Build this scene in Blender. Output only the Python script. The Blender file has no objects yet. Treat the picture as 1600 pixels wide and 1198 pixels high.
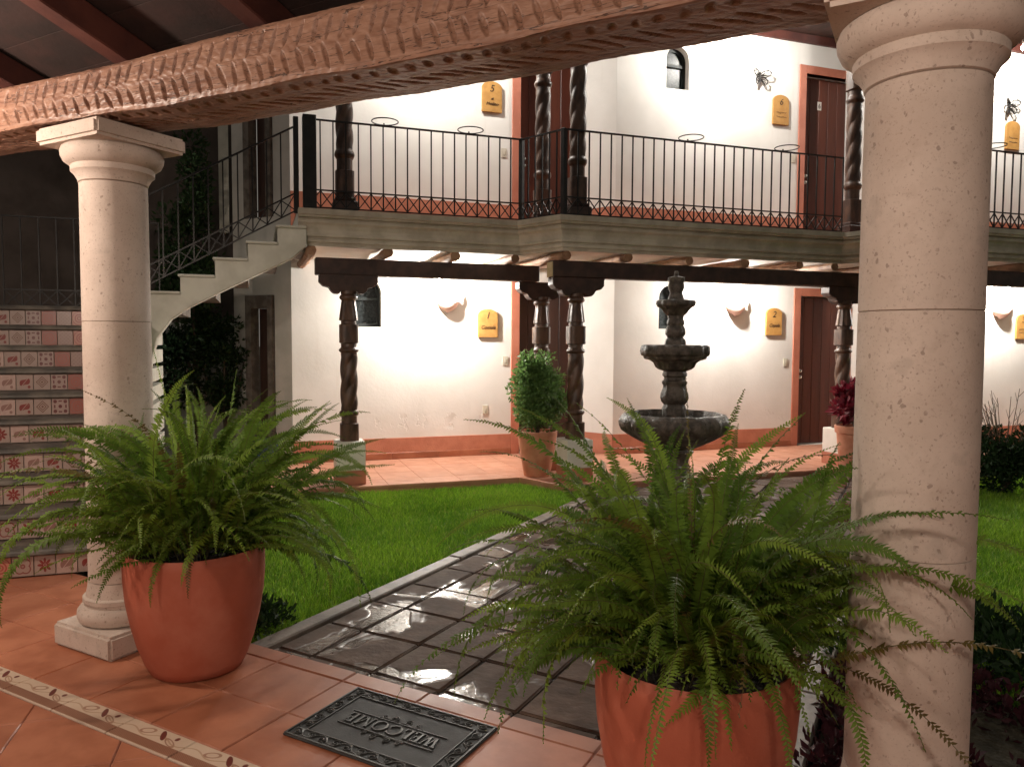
import bpy, bmesh, math, random
import numpy as np
from mathutils import Vector, Matrix
from mathutils.geometry import tessellate_polygon
R = math.radians
rnd = random.Random(7)
SC = bpy.context.scene
COL = SC.collection

# ------------------------------------------------------------------ camera
cam_d = bpy.data.cameras.new('camera')
cam_d.sensor_width = 36.0
cam_d.lens = 36.0 * 1173.26 / 1600.0
cam_d.clip_start, cam_d.clip_end = 0.05, 600
cam = bpy.data.objects.new('camera', cam_d)
COL.objects.link(cam)
_y, _p, _r = R(28.7487), R(3.2075), R(-0.3006)
_f = Vector((-math.sin(_y) * math.cos(_p), math.cos(_y) * math.cos(_p), -math.sin(_p)))
_rt = Vector((math.cos(_y), math.sin(_y), 0))
_dn = _f.cross(_rt)
_rt, _dn = math.cos(_r) * _rt + math.sin(_r) * _dn, -math.sin(_r) * _rt + math.cos(_r) * _dn
_m = Matrix((_rt, -_dn, -_f)).transposed().to_4x4()
_m.translation = Vector((0, 0, 1.5))
cam.matrix_world = _m
SC.camera = cam

# ------------------------------------------------------------------ night sky, exposure
world = bpy.data.worlds.new('World')
SC.world = world
world.use_nodes = True
wn = world.node_tree
wn.nodes.clear()
sky = wn.nodes.new('ShaderNodeTexSky')
sky.sky_type = 'NISHITA'
sky.sun_disc = False
sky.sun_elevation = R(-2.5)
sky.sun_rotation = R(200)
bg = wn.nodes.new('ShaderNodeBackground')
bg.inputs[1].default_value = 0.12
wo = wn.nodes.new('ShaderNodeOutputWorld')
sky_fill = wn.nodes.new('ShaderNodeMix'); sky_fill.data_type = 'RGBA'; sky_fill.inputs[0].default_value = 0.75
sky_fill.inputs[7].default_value = (1.75, 1.62, 1.42, 1)          # even warm grey added to the sky as ambient fill light
wn.links.new(sky.outputs[0], sky_fill.inputs[6])
wn.links.new(sky_fill.outputs[2], bg.inputs[0])
wn.links.new(bg.outputs[0], wo.inputs[0])
SC.view_settings.view_transform = 'Standard'
SC.view_settings.look = 'None'
SC.view_settings.exposure = 0.3
SC.view_settings.gamma = 1.0
SC.view_settings.use_curve_mapping = False
SC.render.engine = 'CYCLES'
SC.cycles.use_denoising = True
SC.cycles.max_bounces = 6
SC.cycles.diffuse_bounces = 3
SC.cycles.glossy_bounces = 3
SC.cycles.transmission_bounces = 6
SC.cycles.sample_clamp_indirect = 6.0
SC.cycles.caustics_reflective = False
SC.cycles.caustics_refractive = False

# lamp colours and powers (radiant emission of the bulbs)
GALLERY_LAMP = ((1.0, 0.95, 0.87), 2700.0)
UPPER_LAMP = ((1.0, 0.95, 0.87), 2700.0)
PORTICO_LAMP = ((1.0, 0.83, 0.69), 375.0)
PORTICO_LAMP_LEFT = ((1.0, 0.83, 0.69), 540.0)

# ------------------------------------------------------------------ frames of reference
PH = R(42.3713)
FD = Vector((math.sin(PH), math.cos(PH), 0))        # along the guest wing
FI = Vector((-math.cos(PH), math.sin(PH), 0))       # into the guest wing
FROT = math.atan2(FD.y, FD.x)
def FT(s, u, z=0.0):
    v = FD * s + FI * u
    return Vector((v.x, v.y, z))

# ------------------------------------------------------------------ materials
class E:
    """tiny wrapper so that node maths reads like maths"""
    def __init__(s, nt, k): s.nt, s.k = nt, k
    def _m(s, op, b=None, c=None):
        n = s.nt.nodes.new('ShaderNodeMath'); n.operation = op
        for i, v in enumerate((s, b, c)):
            if v is None: continue
            if isinstance(v, E): s.nt.links.new(v.k, n.inputs[i])
            else: n.inputs[i].default_value = v
        return E(s.nt, n.outputs[0])
    def __add__(s, b): return s._m('ADD', b)
    def __sub__(s, b): return s._m('SUBTRACT', b)
    def __mul__(s, b): return s._m('MULTIPLY', b)
    def __truediv__(s, b): return s._m('DIVIDE', b)
    def lt(s, b): return s._m('LESS_THAN', b)
    def gt(s, b): return s._m('GREATER_THAN', b)
    def abs(s): return s._m('ABSOLUTE')
    def sin(s): return s._m('SINE')
    def cos(s): return s._m('COSINE')
    def sqrt(s): return s._m('SQRT')
    def max(s, b): return s._m('MAXIMUM', b)
    def min(s, b): return s._m('MINIMUM', b)
    def at2(s, b): return s._m('ARCTAN2', b)
    def step(s, a, b):
        n = s.nt.nodes.new('ShaderNodeMapRange'); n.interpolation_type = 'SMOOTHSTEP'
        s.nt.links.new(s.k, n.inputs[0])
        n.inputs[1].default_value, n.inputs[2].default_value = a, b
        return E(s.nt, n.outputs[0])

def newmat(name):
    m = bpy.data.materials.new(name)
    m.use_nodes = True
    return m, m.node_tree, m.node_tree.nodes['Principled BSDF']
def rgba(c): return (c[0], c[1], c[2], 1.0)
def put(nt, sock, v):
    if isinstance(v, E): nt.links.new(v.k, sock)
    elif hasattr(v, 'is_output'): nt.links.new(v, sock)
    elif isinstance(v, tuple) and len(v) == 3: sock.default_value = rgba(v)
    else: sock.default_value = v
def mix(nt, f, a, b):
    n = nt.nodes.new('ShaderNodeMix'); n.data_type = 'RGBA'
    put(nt, n.inputs[0], f); put(nt, n.inputs[6], a); put(nt, n.inputs[7], b)
    return n.outputs[2]
def coords(nt, kind='pos', scale=None):
    if kind == 'pos': k = nt.nodes.new('ShaderNodeNewGeometry').outputs['Position']
    else: k = nt.nodes.new('ShaderNodeTexCoord').outputs[{'gen': 'Generated', 'obj': 'Object'}[kind]]
    if scale:
        n = nt.nodes.new('ShaderNodeVectorMath'); n.operation = 'MULTIPLY'
        nt.links.new(k, n.inputs[0]); n.inputs[1].default_value = scale
        k = n.outputs[0]
    return k
def noise(nt, co, scale, detail=4, rough=0.55, dist=0.0):
    n = nt.nodes.new('ShaderNodeTexNoise')
    nt.links.new(co, n.inputs['Vector'])
    n.inputs['Scale'].default_value = scale; n.inputs['Detail'].default_value = detail
    n.inputs['Roughness'].default_value = rough; n.inputs['Distortion'].default_value = dist
    return E(nt, n.outputs[0])
def voro(nt, co, scale):
    n = nt.nodes.new('ShaderNodeTexVoronoi'); nt.links.new(co, n.inputs['Vector'])
    n.inputs['Scale'].default_value = scale
    return E(nt, n.outputs['Distance'])
def bump(nt, bs, h, strength=0.3, dist=0.01):
    n = nt.nodes.new('ShaderNodeBump')
    put(nt, n.inputs['Height'], h)
    n.inputs['Strength'].default_value = strength; n.inputs['Distance'].default_value = dist
    nt.links.new(n.outputs[0], bs.inputs['Normal'])
def orand(nt): return E(nt, nt.nodes.new('ShaderNodeObjectInfo').outputs['Random'])
def pm(name, c1, c2=None, rough=0.6, ns=8.0, bs=40.0, bst=0.2, bd=0.004, lo=.35, hi=.65, co='pos', sc=None, vary=0.0, metal=0.0, spec=0.5):
    """two-tone noise colour + fine relief + a shade that differs from object to object"""
    m, nt, b = newmat(name)
    k = coords(nt, co, sc)
    c = mix(nt, noise(nt, k, ns).step(lo, hi), c1, c2 or c1)
    if vary:
        f = orand(nt) * (2 * vary) + (1 - vary)
        n = nt.nodes.new('ShaderNodeVectorMath'); n.operation = 'SCALE'
        nt.links.new(c, n.inputs[0]); nt.links.new(f.k, n.inputs['Scale'])
        c = n.outputs[0]
    put(nt, b.inputs['Base Color'], c)
    rn = noise(nt, k, ns * 2.3) * 0.2 + (rough - 0.1)
    put(nt, b.inputs['Roughness'], rn)
    b.inputs['Metallic'].default_value = metal
    b.inputs['Specular IOR Level'].default_value = spec
    if bst: bump(nt, b, noise(nt, k, bs, 5), bst, bd)
    return m
def leafmat(name, c1, c2, rough=0.45, trans=0.35, spec=0.4):
    m, nt, b = newmat(name)
    k = coords(nt, 'pos')
    f = (noise(nt, k, 9, 2) * 0.5 + orand(nt) * 0.7 - 0.1)
    c = mix(nt, f, c1, c2)
    put(nt, b.inputs['Base Color'], c)
    b.inputs['Roughness'].default_value = rough
    b.inputs['Specular IOR Level'].default_value = spec
    t = nt.nodes.new('ShaderNodeBsdfTranslucent'); nt.links.new(c, t.inputs[0])
    mx = nt.nodes.new('ShaderNodeMixShader'); mx.inputs[0].default_value = trans
    nt.links.new(b.outputs[0], mx.inputs[1]); nt.links.new(t.outputs[0], mx.inputs[2])
    nt.links.new(mx.outputs[0], nt.nodes['Material Output'].inputs[0])
    return m
def glow(name, col, power):
    m = bpy.data.materials.new(name); m.use_nodes = True
    nt = m.node_tree; nt.nodes.clear()
    e = nt.nodes.new('ShaderNodeEmission'); e.inputs[0].default_value = rgba(col); e.inputs[1].default_value = power
    o = nt.nodes.new('ShaderNodeOutputMaterial'); nt.links.new(e.outputs[0], o.inputs[0])
    return m

M = {}
M['terracotta_tile'] = pm('terracotta_tile', (.31, .102, .05), (.40, .148, .078), .45, 5, 55, .12, .003, vary=.09)
M['gallery_tile'] = pm('gallery_tile', (.46, .215, .135), (.54, .27, .18), .45, 5, 60, .08, .002, vary=.05)
M['grout'] = pm('grout', (.24, .10, .066), (.32, .14, .095), .85, 20, 80, .3)
M['pot'] = pm('pot_clay', (.40, .10, .055), (.50, .17, .112), .66, 3.5, 90, .35, .003, .42, .78)
M['old_pot'] = pm('weathered_clay', (.48, .19, .11), (.58, .27, .17), .7, 7, 70, .25, .003)
M['dado'] = pm('terracotta_paint', (.44, .165, .10), (.52, .21, .13), .75, 6, 60, .45, .006)
M['frame_paint'] = pm('door_frame_paint', (.46, .155, .095), (.52, .19, .12), .65, 5, 50, .2, .003)
M['iron'] = pm('black_iron', (.012, .011, .011), (.022, .018, .016), .45, 12, 90, .2, .001, metal=.3)
M['carved_wood'] = pm('dark_carved_wood', (.045, .022, .014), (.12, .062, .038), .42, 14, 70, .5, .006, sc=(1, 1, .35))
M['beam_wood'] = pm('dark_beam_wood', (.032, .016, .012), (.06, .028, .02), .55, 9, 60, .4, .004)
M['joist_wood'] = pm('pale_joist_wood', (.20, .10, .055), (.33, .19, .11), .65, 8, 50, .4, .004, vary=.25)
M['rafter_wood'] = pm('red_rafter_wood', (.055, .014, .010), (.085, .024, .016), .65, 6, 40, .4, .004, vary=.15)
M['board_wood'] = pm('dark_roof_boards', (.018, .008, .006), (.032, .012, .009), .8, 6, 40, .4, .004, vary=.2)
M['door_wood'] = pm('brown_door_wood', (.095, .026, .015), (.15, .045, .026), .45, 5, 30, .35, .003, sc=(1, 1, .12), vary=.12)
M['dark_door_wood'] = pm('darker_door_wood', (.045, .022, .016), (.07, .035, .026), .5, 5, 30, .3, .003, sc=(1, 1, .12), vary=.12)  # darker brown wood of the first ground floor door and the side doors
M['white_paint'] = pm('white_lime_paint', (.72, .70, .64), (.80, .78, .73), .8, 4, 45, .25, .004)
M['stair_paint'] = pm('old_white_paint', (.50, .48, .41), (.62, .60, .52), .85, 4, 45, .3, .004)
M['cornice'] = pm('grey_cornice_stone', (.42, .375, .30), (.56, .51, .42), .85, 5, 60, .4, .005)
M['dark_stone'] = pm('dark_quarry_stone', (.10, .085, .07), (.19, .16, .135), .8, 9, 50, .5, .008)
M['tread'] = pm('stone_tread', (.045, .036, .028), (.13, .105, .08), .55, 6, 50, .4, .005)
M['fountain'] = pm('wet_fountain_stone', (.055, .044, .034), (.15, .122, .098), .42, 16, 60, .9, .01, spec=.6)
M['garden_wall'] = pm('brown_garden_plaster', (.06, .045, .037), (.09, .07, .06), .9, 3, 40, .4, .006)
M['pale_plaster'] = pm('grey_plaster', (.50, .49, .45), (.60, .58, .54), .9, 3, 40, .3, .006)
M['soil'] = pm('dark_soil', (.018, .012, .008), (.045, .03, .02), .95, 20, 60, .9, .02)
M['earth'] = pm('garden_earth', (.03, .026, .014), (.055, .045, .025), .95, 8, 40, .8, .02)
M['chrome'] = pm('polished_metal', (.75, .72, .66), None, .22, 5, 30, 0, metal=1.0)
M['switch'] = pm('ivory_plastic', (.62, .58, .48), None, .4, 5, 30, 0)
M['sign'] = pm('ochre_sign_board', (.40, .20, .05), (.47, .25, .068), .7, 12, 40, .15, .002)
M['ink'] = pm('dark_sign_paint', (.05, .025, .012), None, .6, 5, 30, 0)
M['sconce'] = pm('pale_clay', (.66, .42, .33), (.74, .50, .41), .8, 8, 60, .2, .002)
M['pink_wood'] = pm('weathered_wood_end', (.42, .33, .17), (.52, .42, .24), .7, 8, 40, .3)
M['blue'] = pm('blue_plastic', (.006, .02, .09), (.008, .025, .11), .4, 5, 30, 0)
M['rubber'] = pm('black_rubber', (.009, .0085, .008), (.017, .016, .015), .66, 9, 160, .5, .002)
M['rubber_relief'] = pm('worn_rubber_relief', (.022, .021, .019), (.036, .034, .031), .5, 14, 120, .2, .001)
M['lamp_metal'] = pm('lantern_metal', (.03, .024, .02), None, .45, 5, 40, .2, metal=.8)
M['fern'] = leafmat('fern_leaf', (.036, .088, .012), (.22, .335, .045), .55, .36, .2)
M['fern_young'] = leafmat('young_fern_leaf', (.13, .24, .022), (.22, .33, .035), .5, .4)
M['fern_dry'] = leafmat('brown_fern_leaf', (.10, .065, .02), (.16, .13, .03), .5, .3)
M['stem'] = pm('fern_stem', (.07, .06, .02), (.11, .10, .03), .6, 10, 40, 0)
M['box_leaf'] = leafmat('box_leaf', (.08, .165, .045), (.26, .40, .13), .5, .42, .25)
M['red_leaf'] = leafmat('burgundy_leaf', (.05, .004, .010), (.30, .02, .045), .3, .25, .6)
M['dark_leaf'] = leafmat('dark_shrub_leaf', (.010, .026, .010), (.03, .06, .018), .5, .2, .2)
M['creeper'] = leafmat('purple_ground_cover_leaf', (.03, .010, .012), (.075, .022, .03), .55, .2, .15)
M['twig'] = pm('twig', (.08, .055, .035), (.13, .09, .06), .8, 10, 40, 0)
M['bark'] = pm('bark', (.05, .035, .025), (.09, .065, .045), .85, 10, 40, .5)

def _wall():
    m, nt, b = newmat('white_stucco')
    k = coords(nt)
    big = noise(nt, k, 1.6, 3); z = nt.nodes.new('ShaderNodeSeparateXYZ'); nt.links.new(k, z.inputs[0])
    # flaked paint: patches in a low band only, where damp has lifted the coat
    zz = E(nt, z.outputs[2])
    band = zz.step(.33, .42) * (zz.step(.60, .47))
    flake = noise(nt, k, 5.5, 5, .65).step(.53, .56) * noise(nt, k, 1.1, 2).step(.46, .56) * band
    c = mix(nt, big.step(.3, .7), (.75, .73, .69), (.83, .81, .77))
    c = mix(nt, noise(nt, coords(nt, 'pos', (7, 7, .7)), 1.0, 4, .6).step(.58, .75) * .22, c, (.62, .58, .52))
    c = mix(nt, flake * .3, c, (.66, .63, .59))
    put(nt, b.inputs['Base Color'], c); b.inputs['Roughness'].default_value = .88
    b.inputs['Specular IOR Level'].default_value = .25
    h = noise(nt, k, 26, 4) * .35 + noise(nt, k, 3.5, 3) * .5 - flake * 1.6
    bump(nt, b, h, .34, .013)
    return m
M['wall'] = _wall()

def _column():
    m, nt, b = newmat('pitted_pink_quarry_stone')
    k = coords(nt)
    base = mix(nt, noise(nt, k, 3.2, 5).step(.3, .72), (.50, .405, .345), (.61, .51, .445))
    base = mix(nt, noise(nt, k, 22, 4, .6).step(.50, .70) * .22, base, (.38, .29, .235))
    fine = noise(nt, k, 120, 3, .75).step(.56, .68)
    k2 = coords(nt, 'pos', (1, 1, .8))
    wob = nt.nodes.new('ShaderNodeTexNoise'); nt.links.new(k, wob.inputs['Vector']); wob.inputs['Scale'].default_value = 48; wob.inputs['Detail'].default_value = 3
    wm = nt.nodes.new('ShaderNodeVectorMath'); wm.operation = 'MULTIPLY_ADD'; nt.links.new(wob.outputs['Color'], wm.inputs[0]); wm.inputs[1].default_value = (.022, .022, .022); nt.links.new(k2, wm.inputs[2]); k2 = wm.outputs[0]
    v = voro(nt, k2, 34)
    gate = noise(nt, k, 11, 2).step(.44, .56)
    pit = (v * -1 + 1).step(.80, .86) * gate
    v2 = voro(nt, k2, 85)
    pit2 = (v2 * -1 + 1).step(.76, .84) * noise(nt, k, 19, 2).step(.42, .55)
    c = mix(nt, fine * .38, base, (.30, .22, .18))
    c = mix(nt, pit2 * .5, c, (.27, .20, .165))
    blot = noise(nt, k, 6.5, 3, .6).step(.62, .70)
    c = mix(nt, blot * .28, c, (.30, .25, .215))
    c = mix(nt, pit * .62, c, (.24, .18, .15))
    put(nt, b.inputs['Base Color'], c); b.inputs['Roughness'].default_value = .85
    b.inputs['Specular IOR Level'].default_value = .3
    bump(nt, b, noise(nt, k, 70, 4) * .4 - pit * .8 - pit2 * .4 - fine * .2, .35, .005)
    return m
M['column'] = _column()

def _carved():
    m, nt, b = newmat('carved_lintel_wood')
    k = coords(nt, 'pos')
    grain = noise(nt, coords(nt, 'pos', (9, 42, 42)), 1.0, 4, .6)
    worn = noise(nt, k, 2.1, 3).step(.42, .62)
    c = mix(nt, grain.step(.3, .7), (.185, .088, .058), (.32, .18, .125))
    c = mix(nt, worn * .30, c, (.36, .20, .13))
    nick = noise(nt, coords(nt, 'pos', (30, 110, 110)), 1.0, 3, .5, .8)
    split = (noise(nt, coords(nt, 'pos', (1.6, 34, 34)), 1.0, 3, .5) - .5).abs().lt(.006)
    c = mix(nt, split * .8, c, (.03, .014, .010))
    put(nt, b.inputs['Base Color'], c)
    put(nt, b.inputs['Roughness'], noise(nt, k, 8) * .25 + .27)
    b.inputs['Specular IOR Level'].default_value = .4
    bump(nt, b, grain * .5 + nick * .5 - split * .8, .6, .006)
    return m
M['lintel'] = _carved()

def _paving():
    m, nt, b = newmat('wet_paving_stone')
    k = coords(nt)
    r = orand(nt)
    k2 = coords(nt, 'pos', (1, 1, 0))
    wet = (noise(nt, k2, 2.4, 3, .5, .6)).step(.53, .585)
    c = mix(nt, noise(nt, k, 7, 5).step(.3, .7), (.07, .042, .030), (.14, .09, .066))
    c = mix(nt, r * .6, c, (.105, .08, .066))
    c2 = mix(nt, wet * .55, c, (.055, .044, .038))
    put(nt, b.inputs['Base Color'], c2)
    put(nt, b.inputs['Roughness'], (wet * -.55) + .62 + noise(nt, k, 12) * .12)
    put(nt, b.inputs['Specular IOR Level'], wet * .38 + .12)
    dry = wet * -.72 + 1
    bump(nt, b, (noise(nt, k, 30, 5) * .6 + noise(nt, k, 6.5, 3) * 1.6) * dry + noise(nt, k, 55, 3) * .12, .75, .010)
    return m
M['paving'] = _paving()
M['joint'] = pm('dark_wet_joint', (.012, .010, .009), (.03, .025, .02), .65, 20, 60, .9, .01, spec=.25)
M['curb'] = pm('damp_curb_concrete', (.13, .105, .085), (.23, .19, .155), .5, 7, 50, .4, .006, vary=.1)

def _grass():
    m, nt, b = newmat('grass_blade')
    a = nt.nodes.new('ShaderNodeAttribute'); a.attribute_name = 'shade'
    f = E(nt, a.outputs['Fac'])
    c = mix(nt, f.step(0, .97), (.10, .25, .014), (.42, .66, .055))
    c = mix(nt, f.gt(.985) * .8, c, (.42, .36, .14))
    put(nt, b.inputs['Base Color'], c); b.inputs['Roughness'].default_value = .45
    t = nt.nodes.new('ShaderNodeBsdfTranslucent'); nt.links.new(c, t.inputs[0])
    mx = nt.nodes.new('ShaderNodeMixShader'); mx.inputs[0].default_value = .35
    nt.links.new(b.outputs[0], mx.inputs[1]); nt.links.new(t.outputs[0], mx.inputs[2])
    nt.links.new(mx.outputs[0], nt.nodes['Material Output'].inputs[0])
    return m
M['grass'] = _grass()

def _water():
    m, nt, b = newmat('fountain_water')
    b.inputs['Base Color'].default_value = (.03, .028, .024, 1)
    b.inputs['Roughness'].default_value = .04
    bump(nt, b, noise(nt, coords(nt), 18, 2), .25, .004)
    return m
M['water'] = _water()

def _glass():
    m, nt, b = newmat('frosted_pane')
    k = coords(nt)
    c = mix(nt, noise(nt, k, 40, 3).step(.35, .65), (.010, .012, .0125), (.03, .034, .035))
    put(nt, b.inputs['Base Color'], c); b.inputs['Roughness'].default_value = .35; b.inputs['Specular IOR Level'].default_value = .15
    bump(nt, b, noise(nt, k, 60, 3), .4, .004)
    return m
M['glass'] = _glass()
M['window_frame'] = pm('grey_window_metal', (.012, .015, .015), (.02, .023, .023), .6, 5, 30, 0, spec=.2)

def tile_mat(name, kind, ground, motif, motif2=None):
    m, nt, b = newmat('glazed_' + name)
    s = nt.nodes.new('ShaderNodeSeparateXYZ'); nt.links.new(coords(nt, 'gen'), s.inputs[0])
    x, y = E(nt, s.outputs[0]) - .5, E(nt, s.outputs[2]) - .5
    r = (x * x + y * y).sqrt(); a = y.at2(x)
    if kind == 'flower':
        k = (r / ((a * 4).cos().abs() * .24 + .12)).lt(1) * r.gt(.075)
        k = k.max(r.lt(.05))
    elif kind == 'diamond':
        d = x.abs() + y.abs()
        k = (d.lt(.38) * d.gt(.31)).max(d.lt(.24) * d.gt(.17)).max(d.lt(.09))
    elif kind == 'dots':
        fx, fy = x.abs() - .3, y.abs() - .3
        k = (fx * fx + fy * fy).sqrt().lt(.11).max(r.lt(.11))
        k = k.max(((x.abs()).lt(.10) * ((y.abs() - .33).abs().lt(.045)))).max(((y.abs()).lt(.10) * ((x.abs() - .33).abs().lt(.045))))
    elif kind == 'ring':
        k = (r.lt(.31) * r.gt(.24)).max(r.lt(.16) * r.gt(.10)).max(r.gt(.45) * r.lt(.50))
    elif kind == 'leaf':
        u, v = x * .8 + y * .6, y * .8 - x * .6
        w = (u * 9).sin() * .06
        k = ((u * u) * 1.0 + (v + w) * (v + w) * 3.2).sqrt().lt(.34) * (v - u * .25).abs().gt(.018)
        k = k.max(((x - .25) * (x - .25) + (y + .3) * (y + .3)).sqrt().lt(.09))
    elif kind == 'lace':
        k = ((x * 25).sin() * (y * 25).sin()).gt(.1)
    else:   # quatrefoil
        fx, fy = x.abs() - .14, y.abs() - .14
        q = (fx * fx + fy * fy).sqrt()
        k = q.lt(.24) * q.gt(.18)
        k = k.max(r.lt(.12) * r.gt(.05))
    edge = x.abs().max(y.abs()).gt(.485)
    c = mix(nt, k, ground, motif)
    c = mix(nt, noise(nt, coords(nt), 35, 3).step(.45, .75) * .25, c, (.25, .16, .12))
    c = mix(nt, edge * .6, c, (.2, .12, .09))
    put(nt, b.inputs['Base Color'], c)
    b.inputs['Roughness'].default_value = .3
    return m
CREAM, RED, PINK, OCH = (.34, .24, .205), (.19, .022, .018), (.27, .10, .08), (.15, .065, .042)
TM = [tile_mat('red_flower', 'flower', CREAM, RED), tile_mat('blotched_corner', 'leaf', (.44, .30, .26), (.24, .12, .10)), tile_mat('red_bird', 'leaf', CREAM, RED),
      tile_mat('brown_diamond', 'diamond', CREAM, OCH), tile_mat('five_dots', 'dots', (.34, .235, .205), (.12, .022, .022)),
      tile_mat('pink_ring', 'ring', PINK, (.33, .08, .055)), tile_mat('pale_lace', 'lace', (.32, .20, .17), (.27, .16, .135)), tile_mat('red_ring', 'ring', (.42, .17, .12), (.30, .05, .035)),
      tile_mat('quatrefoil', 'quatre', (.32, .22, .185), (.20, .05, .04))]

def _border():
    m, nt, b = newmat('vine_border_tile')
    s = nt.nodes.new('ShaderNodeSeparateXYZ'); nt.links.new(coords(nt, 'gen'), s.inputs[0])
    x, y = E(nt, s.outputs[0]), E(nt, s.outputs[1])
    def ell(cx, cy, rx, ry, ang):
        ca, sa = math.cos(ang), math.sin(ang)
        dx, dy = (x - cx) * 3.6, y - cy
        u, v = dx * ca + dy * sa, dy * ca - dx * sa
        return ((u / rx) * (u / rx) + (v / ry) * (v / ry)).sqrt()
    top = y.gt(.40)
    leaf = ell(.60, .74, .32, .10, -.65).lt(1).max(ell(.80, .80, .10, .09, 0).lt(1))
    e = ell(.36, .72, .36, .15, .25)
    ring = e.lt(1) * e.gt(.66)
    e2 = ell(.78, .56, .42, .11, -.3)
    ring = ring.max(e2.lt(1) * e2.gt(.66))
    vine = ((y - .60) - ((x * 12.566).sin() * .10)).abs().lt(.026)
    c = mix(nt, noise(nt, coords(nt), 30, 4), (.50, .37, .27), (.58, .44, .33))
    c = mix(nt, ring * .85, c, (.26, .12, .075))
    c = mix(nt, vine * .7, c, (.34, .20, .12))
    c = mix(nt, leaf, c, (.13, .03, .022))
    hatch = ((x * 260).sin() * (y * 70).sin()).gt(0)
    c2 = mix(nt, hatch * .5, (.20, .085, .05), (.36, .2, .13))
    c2 = mix(nt, y.lt(.06), c2, (.5, .37, .28))
    c = mix(nt, top, c2, c)
    put(nt, b.inputs['Base Color'], c); b.inputs['Roughness'].default_value = .35
    return m
M['border'] = _border()

# ------------------------------------------------------------------ mesh helpers
class MB:
    def __init__(s): s.v, s.f = [], []
    def add(s, v, f):
        o = len(s.v); s.v += [tuple(p) for p in v]; s.f += [tuple(i + o for i in q) for q in f]; return s
    def box(s, x0, x1, y0, y1, z0, z1):
        return s.add([(x0, y0, z0), (x1, y0, z0), (x1, y1, z0), (x0, y1, z0), (x0, y0, z1), (x1, y0, z1), (x1, y1, z1), (x0, y1, z1)],
                     [(0, 3, 2, 1), (4, 5, 6, 7), (0, 1, 5, 4), (1, 2, 6, 5), (2, 3, 7, 6), (3, 0, 4, 7)])
    def bar(s, a, b, w, h=None, up=(0, 0, 1)):
        a, b = Vector(a), Vector(b); d = (b - a).normalized(); h = h or w
        up = Vector(up)
        if abs(d.dot(up)) > .95: up = Vector((1, 0, 0))
        x = d.cross(up).normalized() * (w / 2); y = x.cross(d).normalized() * (h / 2)
        v = [a - x - y, a + x - y, a + x + y, a - x + y, b - x - y, b + x - y, b + x + y, b - x + y]
        return s.add(v, [(0, 3, 2, 1), (4, 5, 6, 7), (0, 1, 5, 4), (1, 2, 6, 5), (2, 3, 7, 6), (3, 0, 4, 7)])
    def lathe(s, prof, n=32, c=(0, 0, 0), fr=None, cap=True):
        v, f = [], []
        for j, (r, z) in enumerate(prof):
            for i in range(n):
                a = 2 * math.pi * i / n
                q = r * (fr(a, z, r) if fr else 1)
                v.append((c[0] + q * math.cos(a), c[1] + q * math.sin(a), c[2] + z))
        for j in range(len(prof) - 1):
            for i in range(n):
                k = (i + 1) % n
                f.append((j * n + i, j * n + k, (j + 1) * n + k, (j + 1) * n + i))
        if cap:
            f.append(tuple(reversed(range(n)))); f.append(tuple((len(prof) - 1) * n + i for i in range(n)))
        return s.add(v, f)
    def tube(s, pts, r, n=6, closed=False):
        pts = [Vector(p) for p in pts]; m = len(pts); v, f = [], []
        rr = r if hasattr(r, '__len__') else [r] * m
        prev = None
        for i, p in enumerate(pts):
            a, b = pts[(i - 1) % m] if (closed or i) else pts[i], pts[(i + 1) % m] if (closed or i < m - 1) else pts[i]
            t = (b - a).normalized()
            if prev is None:
                up = Vector((0, 0, 1)) if abs(t.z) < .9 else Vector((1, 0, 0)); x = t.cross(up).normalized()
            else: x = (prev - t * prev.dot(t)).normalized()
            prev = x; y = t.cross(x)
            for k in range(n):
                q = 2 * math.pi * k / n
                v.append(p + (x * math.cos(q) + y * math.sin(q)) * rr[i])
        for i in range(m if closed else m - 1):
            for k in range(n):
                i2, k2 = (i + 1) % m, (k + 1) % n
                f.append((i * n + k, i * n + k2, i2 * n + k2, i2 * n + k))
        if not closed: f += [tuple(reversed(range(n))), tuple((m - 1) * n + k for k in range(n))]
        return s.add(v, f)
    def prism(s, poly, z0, z1):
        n = len(poly)
        v = [(p[0], p[1], z0) for p in poly] + [(p[0], p[1], z1) for p in poly]
        f = [tuple(reversed(range(n))), tuple(range(n, 2 * n))] + [(i, (i + 1) % n, n + (i + 1) % n, n + i) for i in range(n)]
        return s.add(v, f)
    def prism_y(s, poly, y0, y1):           # poly in (x, z), extruded along y
        n = len(poly)
        v = [(p[0], y0, p[1]) for p in poly] + [(p[0], y1, p[1]) for p in poly]
        f = [tuple(range(n)), tuple(reversed(range(n, 2 * n)))] + [(i, n + i, n + (i + 1) % n, (i + 1) % n) for i in range(n)]
        return s.add(v, f)
    def mesh(s, name, mat, smooth=False, bevel=0.0, seg=1, ang=35):
        me = bpy.data.meshes.new(name); me.from_pydata(s.v, [], s.f); me.update()
        bm = bmesh.new(); bm.from_mesh(me)
        bmesh.ops.recalc_face_normals(bm, faces=bm.faces)
        if bevel:
            es = [e for e in bm.edges if len(e.link_faces) == 2 and e.calc_face_angle(0) > R(30)]
            bmesh.ops.bevel(bm, geom=es, offset=bevel, segments=seg, affect='EDGES', clamp_overlap=True)
        bm.to_mesh(me); bm.free()
        if smooth:
            for p in me.polygons: p.use_smooth = True
            me.set_sharp_from_angle(angle=R(ang))
        me.materials.append(mat)
        return me
    def build(s, name, mat, parent=None, smooth=False, bevel=0.0, seg=1, ang=35, loc=None, rotz=0):
        return link(name, s.mesh(name, mat, smooth, bevel, seg, ang), parent, loc, rotz)
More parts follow.
